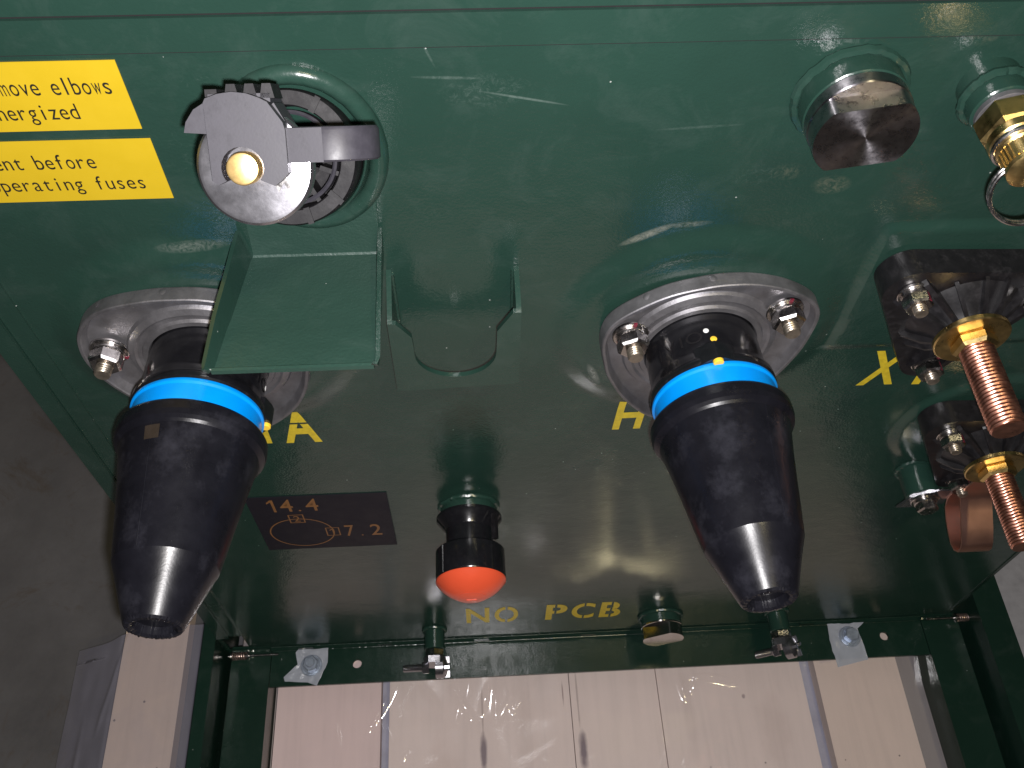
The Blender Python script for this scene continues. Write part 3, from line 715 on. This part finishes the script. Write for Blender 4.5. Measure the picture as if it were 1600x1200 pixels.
for side in (0, 1):
    P = [(z, o, xl if side == 0 else xr) for z, o, xl, xr in pr[2:]]
    topl = [(154, 1.5), (155.6, 30), (156, 60), (156.2, 88.2)]
    V = []; F = []
    n_ = len(P)
    for z, o, x in P:
        zt = 152.5+ (156.2-152.5)*min(1, o/88.0); zt = max(zt, z+0.6)
        V += [(-x, z, o), (-(x+(2.6 if side == 0 else -0.8)), zt, o)]
    for i in range(n_-1): F.append((2*i, 2*i+1, 2*i+3, 2*i+2))
    b = MB(); b.add(V, F); b.build('tray_side', M['green'], dt, o_, thick=2.2 if side == 0 else -2.2)

# ------------------------------------------------------------------ parking stand pocket
pk = thing('parking_stand', 'green sheet metal parking stand with a round notch, between the two bushings', 'bracket', out_frame(-34.5, 45))
o_ = (-34.5, 45, 0)
pts = [(-68, 106), (-66.2, 106), (-58.5, 94), (-58, 84)]
for k in range(17):
    a = PI + PI*k/16; pts.append((-34.8+23.2*math.cos(a), 77.5+23.2*math.sin(a)))
pts += [(-11.4, 86), (-11.2, 97), (-2.6, 113), (-1, 113), (-1, 44.5), (-68, 41)]
b = MB(); b.prism(list(reversed(pts)), 26.5, 29.5, 0.5); b.build('front_plate', M['green'], pk, o_)
for x, zt, zb in ((-68.0, 106, 41), (-1.0, 112.5, 44.5)):
    b = MB()
    s0 = -2.8 if x < -30 else 2.8
    poly = [(zb, 29), (zt, 29), (zt+3, 24), (118, 0.6), (zb-2, 0.6)]
    V = [(x, z, o) for z, o in poly] + [(x+s0, z, o) for z, o in poly]; n_ = len(poly)
    b.add(V, [tuple(range(n_)), tuple(reversed(range(n_, 2*n_)))] + [(i, (i+1) % n_, n_+(i+1) % n_, n_+i) for i in range(n_)])
    b.build('side_plate', M['green'], pk, o_)
    b = MB(); weld(b, [(x, zb-2, 1.0), (x, 117, 1.0)], 1.5); b.build('weld_bead', M['green'], pk, o_)

# ------------------------------------------------------------------ pipe plugs, relief valve
def pipe(mb, r, z1, bead=2.2):
    mb.lathe([(r, -2), (r, z1-0.6), (r-.6, z1)], 56, cap0=False)
    P = []
    for i in range(56):
        a = 2*PI*i/56; q = r+0.6+random.uniform(-.35, .45); P.append((q*math.cos(a), q*math.sin(a), 1.2+random.uniform(-.5, .5)))
    mb.tube(P, bead, 8, closed=True)
def flat_disc(r, flat, ang, n=72):
    """circle with two parallel flats at distance flat from the centre, normals at ang"""
    out = []
    for i in range(n):
        a = 2*PI*i/n; x, y = r*math.cos(a), r*math.sin(a); y = max(-flat, min(flat, y))
        p_ = (x*math.cos(ang)-y*math.sin(ang), x*math.sin(ang)+y*math.cos(ang))
        if not out or math.hypot(p_[0]-out[-1][0], p_[1]-out[-1][1]) > 0.3: out.append(p_)
    return out
fp = thing('filler_plug', 'large dark steel plug with two flats on a green pipe stub, top right', 'plug', out_frame(150.5, 229.5))
b = MB(); pipe(b, 23.6, 14, 2.6); b.build('pipe_stub', M['green'], fp)
b = MB(); b.lathe([(22.4, 14), (23.2, 14.6), (23.2, 20), (22.8, 20.6)], 72)
b.prism(flat_disc(22.8, 16.6, math.radians(9)), 20.6, 30, 0.5); b.build('plug', M['turned'], fp)

pv = thing('relief_valve', 'brass pressure relief valve with a steel pull ring on a green pipe stub', 'valve', out_frame(214, 233.5) @ Matrix.Translation((0, 0, 0.009)))
b = MB(); pipe(b, 14.0, 11); b.lathe([(14, -12), (14, 2)], 56); b.build('pipe_stub', M['green'], pv)
b = MB(); b.lathe([(12.6, 11), (12.8, 13.6), (12, 14)], 40); b.build('thread_seal', M['alu'], pv)
b = MB(); b.hex(14.2, 14, 27, a0=0.25); b.lathe([(12.2, 27), (12.4, 28), (12.4, 31), (11, 32.5)], 48); b.build('hex_body', M['brass'], pv, sharp=22)
b = MB(); b.lathe([(9.4, 32.5), (10.6, 33.2), (10.6, 35), (9.6, 36), (9.6, 44), (10.4, 45), (10.4, 47), (8.4, 48.4), (3, 48.8), (0.01, 48.9)], 48, cap1=False)
for k in range(28): b.box(9.2, 10.3, -.35, .35, 36.2, 43.8, 0.1, rotz(2*PI*k/28))
b.build('cap', M['brass'], pv)
b = MB(); b.lathe([(11.4, 31.6), (12.2, 32.2), (12.2, 33.4), (11.4, 34)], 48); b.build('collar', M['steel'], pv)
b = MB()
for dz in (0, 1.7): b.tube([(1.5+13.5*math.cos(2*PI*i/48), -12.5+13.5*math.sin(2*PI*i/48), 47.5+dz+5.5*math.sin(2*PI*i/48+2.6)) for i in range(48)], 0.95, 10, closed=True)
b.build('pull_ring', M['steel'], pv)

# ------------------------------------------------------------------ low-voltage bushings
def make_lv():
    root = thing('low_voltage_bushing', '', 'bushing', Matrix.Identity(4))
    bolts = [(-37.5, 23), (-3.5, -45.5), (31.5, 20)]
    # outline: hull of three corner circles
    pts = []
    rc = [17.0, 15.5, 17.0]
    cand = []
    for (bx, by), r in zip(bolts, rc):
        for i in range(48): a = 2*PI*i/48; cand.append((bx+r*math.cos(a), by+r*math.sin(a)))
    cand = sorted(set(cand))
    def half(ps):
        h = []
        for p_ in ps:
            while len(h) > 1 and (h[-1][0]-h[-2][0])*(p_[1]-h[-2][1])-(h[-1][1]-h[-2][1])*(p_[0]-h[-2][0]) <= 0: h.pop()
            h.append(p_)
        return h
    hull = half(cand)[:-1] + half(cand[::-1])[:-1]
    b = MB(); b.prism(hull, 2.0, 19.0, 2.2)
    b.lathe([(33, 18), (30, 21), (22, 27), (17.5, 31.0), (16, 33)], 64)
    # webs running from the nut to the corners and rim
    for (bx, by) in bolts:
        a = math.atan2(by, bx); d = math.hypot(bx, by)
        for da in (-0.2, 0.2):
            T = rotz(a+da); b.prism([(15, 34), (15, 18), (d+6, 18), (d+3, 21.4), (30, 27.5)], -1.5, 1.5, 0.3, T @ Matrix(((1, 0, 0, 0), (0, 0, -1, 0), (0, 1, 0, 0), (0, 0, 0, 1))))
    for adeg in (92, 118, 70, 205, 225, 330, 310):
        a = math.radians(adeg); T = rotz(a)
        b.prism([(15, 34), (15, 18), (36, 18), (35, 20.6), (26, 29)], -1.1, 1.1, 0.3, T @ Matrix(((1, 0, 0, 0), (0, 0, -1, 0), (0, 1, 0, 0), (0, 0, 0, 1))))
    b.build('epoxy_base', M['black_ribbed'], root, sharp=22)
    for k, (bx, by) in enumerate(bolts): nut_stack(root, bx, by, 19.0, 0.92, 0.2+k, 3.4, 0.9)
    b = MB(); b.lathe([(20.0, 33), (21.0, 33.5), (21.0, 35.8), (20.2, 36.4), (12.5, 36.8)], 64); b.hex(12.6, 36.8, 44, a0=0.45); b.build('flange_nut', M['brass'], root, sharp=22)
    b = MB(); b.thread(9.6, 40, 96, 2.3, 0.75, 44); b.build('stud', M['copper'], root)
    return root
lv = make_lv(); lv.matrix_world = out_frame(LV_A[0], LV_A[1], -2.6)
tag(lv, 'upper black low voltage bushing with brass nut and copper stud, beside letter X', 'bushing', 'low voltage bushings at the right edge')
lv2 = copy_tree(lv); lv2.matrix_world = out_frame(LV_B[0], LV_B[1], -2.6)
tag(lv2, 'lower black low voltage bushing with copper strap running to its brass nut', 'bushing')

# ------------------------------------------------------------------ earth boss and copper strap
gb = thing('earth_boss', 'green round steel boss with a bolt holding the end of the copper strap', 'boss', out_frame(323, -142))
b = MB(); pipe(b, 13.2, 25.5, 2.0); b.build('boss', M['green'], gb)
b = MB(); b.lathe([(10.4, 27.4), (10.8, 27.8), (10.8, 29.2), (10.3, 29.6)], 40); b.lathe([(8.2, 29.6), (8.6, 30), (8.6, 31.4), (8, 31.8)], 40); b.build('washer', M['steel'], gb)
b = MB(); b.hex(8.2, 31.9, 38.2, a0=0.2); b.build('bolt_head', M['steel'], gb, sharp=20)
gs = thing('copper_strap', 'bent copper strap looping from the green boss up to the lower brass nut', 'strap', out_frame(323, -142))
o_ = (323, -142, 0)
b = MB(); b.prism([(306, -156), (322, -156), (342, -152), (342, -130), (330, -129), (311, -140)], 25.6, 27.2, 0.3); b.build('tab', M['zinc'], gs, o_)
path = [(-134, 26.6), (-143, 27.3), (-150, 31), (-155, 39), (-158.5, 50), (-160, 58), (-158.6, 64), (-154, 67.8), (-148.6, 68), (-144, 65), (-137, 56), (-130, 45), (-125.5, 38), (-120, 34.6), (-112, 34.2), (-92, 36.2), (-72, 37.4)]
V = []; F = []
for i, (z, o) in enumerate(path):
    f_ = i/(len(path)-1); xo = 341.5
    V += [(xo, z, o), (xo+24.5, z, o)]
for i in range(len(path)-1): F.append((2*i, 2*i+1, 2*i+3, 2*i+2))
b = MB(); b.add(V, F); b.build('bend', M['copper_sheet'], gs, o_, thick=1.4, sharp=50)

# ------------------------------------------------------------------ tap changer knob, drain plug, earth clamps
tc_ = thing('tap_changer', 'black switch knob with an orange red domed end on a green pipe stub', 'switch', out_frame(-32.5, -178))
b = MB(); pipe(b, 22.4, 9.6); b.build('pipe_stub', M['green'], tc_)
b = MB(); b.lathe([(24, 9.6), (26.2, 10.2), (26.2, 12.2), (19.4, 21), (18.8, 23), (18.8, 38.5), (26.4, 38.8), (27.2, 39.8), (27.2, 61.5), (26.6, 62.6)], 80)
for k in range(4): b.lathe([(1.4, 40.2), (1.4, 62.5)], 10, rotz(k*PI/2+0.9) @ tr(26.6, 0))
bk = b.build('knob_body', M['black_gloss'], tc_)
b = MB(); b.box(25.4, 29, -2, 2, 16, 37, 0.6, rotz(0.75)); b.build('locking_tab', M['black_matt'], bk)
b = MB(); pr_ = [(26.4, 62.6), (27.2, 63.2), (27.1, 64.4)]
for k in range(1, 15): h_ = 14.5*math.sin(k/14*PI/2); pr_.append((max(0.01, math.sqrt(max(0, 32.4**2-(17.9+h_)**2))), 64.4+h_))
b.lathe(pr_, 80, cap1=False); dm = b.build('dome', M['red'], tc_)
b = MB(); b.box(-3.8, 3.8, -1.1, 1.1, 78.4, 79.3, 0.25); b.build('moulded_bar', M['red'], dm)
b = MB(); b.lathe([(11.0, 76.4), (11.4, 77.0), (10.8, 77.25), (10.1, 77.2), (9.8, 76.4)], 56, cap0=False, cap1=False); b.build('moulded_ring', M['red'], dm)

dp = thing('drain_plug', 'small bright steel plug with two flats on a short green stub near the ledge', 'plug', out_frame(166, -459))
b = MB(); pipe(b, 21.6, 11); b.build('pipe_stub', M['green'], dp)
b = MB(); b.lathe([(21, 11), (21.8, 11.6), (21.8, 13), (21.2, 13.4)], 64); b.prism(flat_disc(21.4, 15.5, math.radians(32)), 13.4, 26, 0.5); b.build('plug', M['bright_steel'], dp)

def make_clamp():
    root = thing('earth_clamp', '', 'clamp', Matrix.Identity(4))
    b = MB(); pipe(b, 10.8, 22.5, 2.0); b.build('stub', M['green'], root)
    b = MB(); b.hex(10.6, 22.6, 30.5, a0=0.5); hx = b.build('hex_nut', M['steel'], root, sharp=20)
    b = MB(); b.prism([(-10, -10), (4, -13), (11, -8), (12, 3), (6, 10), (-6, 11), (-11, 4)], 31, 38, 1.6)
    b.lathe([(11.5, -4), (11.5, 4), (9.5, 6.8), (5, 8.6)], 36, Matrix.Translation((5, -2, 40)) @ Matrix.Rotation(PI/2, 4, 'Y'))
    for a in (0.4, 1.9, 3.5, 5.2): b.box(4, 10.5, -1.4, 1.4, -2, 8.6, 1.0, Matrix.Translation((7, -2, 40)) @ Matrix.Rotation(PI/2, 4, 'Y') @ rotz(a))
    b.build('clamp_jaw', M['zinc'], root, sharp=35)
    b = MB(); TB = Matrix.Translation((-6, -2, 40)) @ Matrix.Rotation(-PI/2, 4, 'Y')
    b.hex(6.6, 0, 7, TB, a0=.3); b.thread(3.9, 7, 27, 1.4, 0.5, 24, TB); b.build('clamp_bolt', M['zinc'], root)
    return root
cl = make_clamp(); cl.matrix_world = out_frame(-76, -468)
tag(cl, 'steel earth clamp on green stub left of the words NO PCB, screw pointing left', 'clamp', 'earth clamps above the ledge')
cl2 = copy_tree(cl); cl2.matrix_world = out_frame(293.5, -463, roll_=math.radians(35))
tag(cl2, 'steel earth clamp on green stub just below the tip of the right cone cap', 'clamp')

# ------------------------------------------------------------------ bolts through plastic scraps on the ledge
def scrap(name, text, poly, bx, by, drop, zs_):
    root = thing(name, text, 'bolt', at(bx, -by, -510), 'bolts on the ledge')
    return root
def sealed_bolt(text, poly, c, head):
    root = thing('ledge_bolt', text, 'bolt', at(c[0], c[1], -510), 'bolts standing on the ledge')
    # crumpled scrap of plastic under the washer
    cx, cy = c; n_ = len(poly); V = []; F = []; rings = 9
    dense = []
    for i in range(n_):
        a, b2 = Vector(poly[i]), Vector(poly[(i+1) % n_])
        for k in range(5): dense.append(a.lerp(b2, k/5))
    m_ = len(dense)
    V.append((0, 0, 1.0))
    for j in range(1, rings+1):
        f_ = j/rings
        for p_ in dense:
            x = (p_.x-cx)*f_; y = (p_.y-cy)*f_
            h = 0.8 + f_*(1.2+2.6*noise.noise(Vector((x*0.16+c[0], y*0.16, 2.0)))) + (0.6*noise.noise(Vector((x*.5, y*.5, 8))) if f_ > .3 else 0)
            V.append((x, y, max(0.4, h)))
    for i in range(m_): F.append((0, 1+i, 1+(i+1) % m_))
    for j in range(rings-1):
        for i in range(m_):
            k = (i+1) % m_; F.append((1+j*m_+i, 1+j*m_+k, 1+(j+1)*m_+k, 1+(j+1)*m_+i))
    b = MB(); b.add(V, F); b.build('plastic_scrap', M['gasket'], root, thick=0.25, sharp=60)
    T = Matrix.Identity(4)
    b = MB(); b.lathe([(11.0, 1.6), (11.6, 2.0), (11.6, 3.2), (11, 3.6)], 44); b.lathe([(8.8, 3.6), (9.1, 3.9), (9.1, 5.2), (8.7, 5.6)], 40); b.build('washer', M['zinc_blue'], root)
    if head == 'nut':
        b = MB(); b.hex(8.8, 5.7, 11.5, a0=0.3); b.build('nut', M['zinc_blue'], root, sharp=20)
        b = MB(); b.thread(5.0, 5, 15.5, 1.5, 0.5, 28); b.build('bolt_end', M['zinc_blue'], root)
    else:
        b = MB(); b.lathe([(7.8, 5.6), (7.8, 12), (7.0, 13)], 6, a0=.2); b.build('bolt_head', M['zinc_blue'], root, sharp=20)
    return root
M['zinc_blue'] = mat('blue_zinc_steel', (0.34, 0.39, 0.48), 0.34, metal=0.55, var=0.2, scale=200, bump=0.1)
sealed_bolt('ledge bolt with hex nut on a torn plastic scrap, left end of ledge',
            [(-226, 0.0), (-210, -2), (-194.6, -1), (-194.4, -17.2), (-204.6, -42), (-215.1, -37.7), (-239.2, -35.8), (-241, -30.9), (-226.9, -17.7), (-229.9, -4.9)], (-211.5, -20.0), 'nut')
sealed_bolt('ledge bolt with plain dark head on a rectangular plastic scrap, right end of ledge',
            [(363, -1), (384, -2), (405, -1), (396, -6), (399, -43), (363, -50), (361, -19.6)], (384.4, -17.0), 'head')

# ------------------------------------------------------------------ hinge springs at the ends of the ledge
def make_spring():
    root = thing('hinge_spring', '', 'spring', Matrix.Identity(4))
    b = MB(); b.tube([(-14, 0, 0), (40, 0, 0)], 1.3, 12); b.build('rod', M['steel'], root)
    b = MB(); b.tube([(-9+14*k/96, 3.6*math.cos(k*PI/8), 3.6*math.sin(k*PI/8)) for k in range(97)], 0.9, 8); b.build('coil', M['copper_dull'], root)
    b = MB(); b.lathe([(4.6, -11), (5.2, -10.4), (5.2, -9.2), (4.6, -8.8)], 24, Matrix.Rotation(PI/2, 4, 'Y')); b.lathe([(4.2, 6.4), (4.8, 6.8), (4.8, 8.2), (4.2, 8.6)], 24, Matrix.Rotation(PI/2, 4, 'Y')); b.build('collar', M['steel'], root)
    return root
M['copper_dull'] = mat('rusty_spring_steel', (0.40, 0.30, 0.27), 0.35, metal=0.9, var=0.3, scale=300)
sp1 = make_spring(); sp1.matrix_world = at(-287, -8, -501)
tag(sp1, 'small coil spring on a rod at the left end of the ledge', 'spring', 'hinge springs at the ledge ends')
sp2 = copy_tree(sp1); sp2.matrix_world = at(513, -4, -500) @ Matrix.Rotation(PI, 4, 'Z')
tag(sp2, 'small coil spring on a rod at the right end of the ledge', 'spring')

# ------------------------------------------------------------------ pallet boards and the plastic film over them
PURP = (0.13, 0.085, 0.11)
def board(text, x0, x1, ya, yb, z1, th, m, rot=0.0, sk=0.0, group='boards under the clear film'):
    cx, cy = (x0+x1)/2, (ya+yb)/2
    b = MB(); b.box(x0-cx, x1-cx, ya-cy, yb-cy, 0, th, 1.2)
    o = b.build('wooden_board', m)
    o.matrix_world = at(cx, cy, z1-th) @ Matrix.Rotation(rot, 4, 'Z')
    return tag(o, text, 'board', group)
PINK = (0.74, 0.575, 0.545); BEIGE = (0.75, 0.625, 0.575); WARM = (0.71, 0.575, 0.50)
Y0, Y1 = -700, 60
cy_ = (Y0+Y1)/2
board('pinkish pallet board at the left of the opening, under the left bolt', -254, -139.5, Y0, Y1, -547, 18, wood('wood_pink', PINK, seed=1))
board('beige pallet board under the steel clamp left of NO PCB, with a dark narrow knot', -130, 69.6, Y0, Y1, -546, 18, wood('wood_beige', BEIGE, [(-28-(-30.2), -112-cy_, 4.5, 26, .85, PURP), (-28-(-30.2), -70-cy_, 1.2, 40, .5, (0.25, 0.18, 0.16)), (62-(-30.2), -52-cy_, 1.0, 16, .8, (0.3, 0.2, 0.19)), (-70-(-30.2), -140-cy_, 22, 60, .25, (0.55, 0.40, 0.34)), (20-(-30.2), -90-cy_, 14, 50, .2, (0.5, 0.38, 0.33))], seed=2))
board('narrow beige pallet board below the small steel plug, dark knot at its left edge', 70.6, 168.2, Y0, Y1, -547, 18, wood('wood_beige_narrow', BEIGE, [(80-119.4, -112-cy_, 6, 24, .9, PURP), (78-119.4, -60-cy_, 1.3, 40, .5, (0.25, 0.18, 0.16))], seed=3))
board('plain beige pallet board below the right clamp', 169.0, 334, Y0, Y1, -546, 18, wood('wood_plain', [v*0.98 for v in BEIGE], [(40, -105-cy_, 20, 55, .25, (0.5, 0.38, 0.34)), (-52, -80-cy_, 9, 60, .22, (0.5, 0.4, 0.36)), (12, -66-cy_, 2.2, 3, .8, (0.3, 0.22, 0.22))], seed=4))
board('warm brown pallet board at the right of the opening, under the right bolt', 351, 446, Y0, Y1, -547, 18, wood('wood_warm', WARM, seed=5))
board('grey board edge at the far right of the opening', 447.5, 512, Y0, Y1, -556, 12, wood('wood_grey', (0.26, 0.23, 0.225), seed=6))
board('grey board edge toned for shadow at the far left of the opening', -299, -256, Y0, Y1, -552, 14, wood('wood_shaded_left', (0.27, 0.235, 0.23), seed=7))  # grey tone paints the shadowed strip beside the left rail
b = MB(); b.box(-299, 512, -700, -2, -571, -567.5)
tag(b.build('plastic_sheet', M['blue_sheet']), 'bluish grey plastic sheet showing through the gaps between the boards', 'sheet')
for k, yy in enumerate((-20, -420)):
    b = MB(); b.box(-300, 560, yy-40, yy+40, -640, -571.5, 1.5)
    tag(b.build('pallet_bearer', wood('wood_bearer_%d' % k, (0.30, 0.25, 0.22), seed=9+k)), 'grey wooden bearer under the pallet boards, %s' % ('near the wall' if k == 0 else 'at the front'), 'bearer', 'bearers under the boards')
board('pale wooden board outside the tank at lower left, under the left cone cap', -438, -366, -700, 122, -560, 20, wood('wood_outer', (0.72, 0.57, 0.46), seed=8), 0.0)

def film_mesh(x0, x1, ya, yb, nx_, ny_, hf):
    V = []; F = []
    for j in range(ny_+1):
        for i in range(nx_+1):
            x = x0+(x1-x0)*i/nx_; y = ya+(yb-ya)*j/ny_; V.append((x, y, hf(x, y)))
    for j in range(ny_):
        for i in range(nx_): F.append((j*(nx_+1)+i, j*(nx_+1)+i+1, (j+1)*(nx_+1)+i+1, (j+1)*(nx_+1)+i))
    b = MB(); b.add(V, F); return b
# creases: (x0,y0,x1,y1,width,height)
random.seed(21)
CR = [(-92, -42, -60, -84, 2.6, 2.4), (-46, -40, -60, -84, 2.4, 2.4), (-12, -40, -14, -84, 2.4, 2.4), (14, -40, -14, -84, 2.4, 2.4), (-128, -42, -152, -84, 2.4, 2.2), (-152, -84, -146, -72, 2.2, 1.8), (-125, -42, -143, -72, 2.5, 2.2), (-143, -72, -148, -60, 2, 1.6), (-60, -44, -38, -78, 3, 3.0), (-20, -44, -30, -74, 2.4, 2.6), (2, -42, 6, -72, 2.6, 2.8), (30, -42, 4, -74, 2.4, 2.8),
      (-140, -75, -128, -96, 2.5, 1.8), (-108, -108, -118, -116, 2.5, 1.8), (-170, -122, -130, -126, 3, 2.0), (192, -42, 198, -72, 2.6, 2.6), (214, -44, 204, -62, 2.4, 2.4), (222, -44, 262, -54, 3, 2.8), (205, -44, 246, -46, 3, 2.6), (-188, -70, -182, -100, 2, 1.2)]
for k in range(64):
    x = random.uniform(-240, 440) if k < 30 else random.uniform(20, 200); y = random.uniform(-300, -112); L_ = random.uniform(30, 85); a = random.gauss(1.55, 0.3)
    CR.append((x, y, x+L_*math.cos(a), y-L_*math.sin(a), random.uniform(2.0, 3.6), random.uniform(0.9, 2.2)))
def crease(x, y):
    h = 0
    for (ax, ay, bx, by, w, hh) in CR:
        if x < min(ax, bx)-3*w or x > max(ax, bx)+3*w: continue
        dx, dy = bx-ax, by-ay; q = max(0, min(1, ((x-ax)*dx+(y-ay)*dy)/(dx*dx+dy*dy)))
        d = math.hypot(x-ax-q*dx, y-ay-q*dy)
        if d < 3*w: h += hh*math.exp(-(d/w)**2)*math.sin(PI*min(1, max(0.05, q*0.9+0.1)))
    return h
def hmid(x, y):
    h = -543.6 + crease(x, y) + 1.0*noise.noise(Vector((x*.018, y*.018, 4))) + 0.25*noise.noise(Vector((x*.03, y*.02, 9)))
    t_ = max(0.0, y+82); h += (0.34*t_*t_/(t_+14))*(0.7+0.5*noise.noise(Vector((x*.016, 0, 1))))
    return h
fm = film_mesh(-253, 466, -420, -32, 460, 230, hmid)
tag(fm.build('plastic_film', M['film'], sharp=180, recalc=False), 'clear crinkled plastic film over the boards inside the opening', 'plastic film')
def hleft(x, y):
    h = -556.6 + 1.2*noise.noise(Vector((x*.03, y*.02, 6))) + 0.8*noise.noise(Vector((x*.08, y*.03, 2)))
    h += -26*smooth(-438, -500, x)*(1) if False else 0
    d = max(0.0, -441-x); h -= 0.55*d
    h += 3.0*math.exp(-((x+474)/3.0)**2)*smooth(-20, -120, y)*0.8 + 2.2*math.exp(-((x+452-0.2*(y+60))/2.6)**2)*smooth(-80, -40, y)
    return h
fm = film_mesh(-500, -322, -420, 40, 120, 160, hleft)
for v_ in fm.bm.verts:                      # the mouth of the film is cut askew
    if v_.co.y > 20: v_.co.y += 14*smooth(-470, -400, v_.co.x) - 4
tag(fm.build('plastic_film', M['film_blue'], sharp=180, recalc=False), 'hazy bluish plastic film over the outer board at lower left', 'plastic film')
b = MB(); b.prism([(592, -160), (900, -160), (900, 300), (592, 300)], -600, -585, 2)  # sheet put in for the lighter patch of floor on this side
tag(b.build('pale_sheet', M['pale_sheet']), 'pale grey sheet standing in for lighter floor at the right edge', 'sheet')
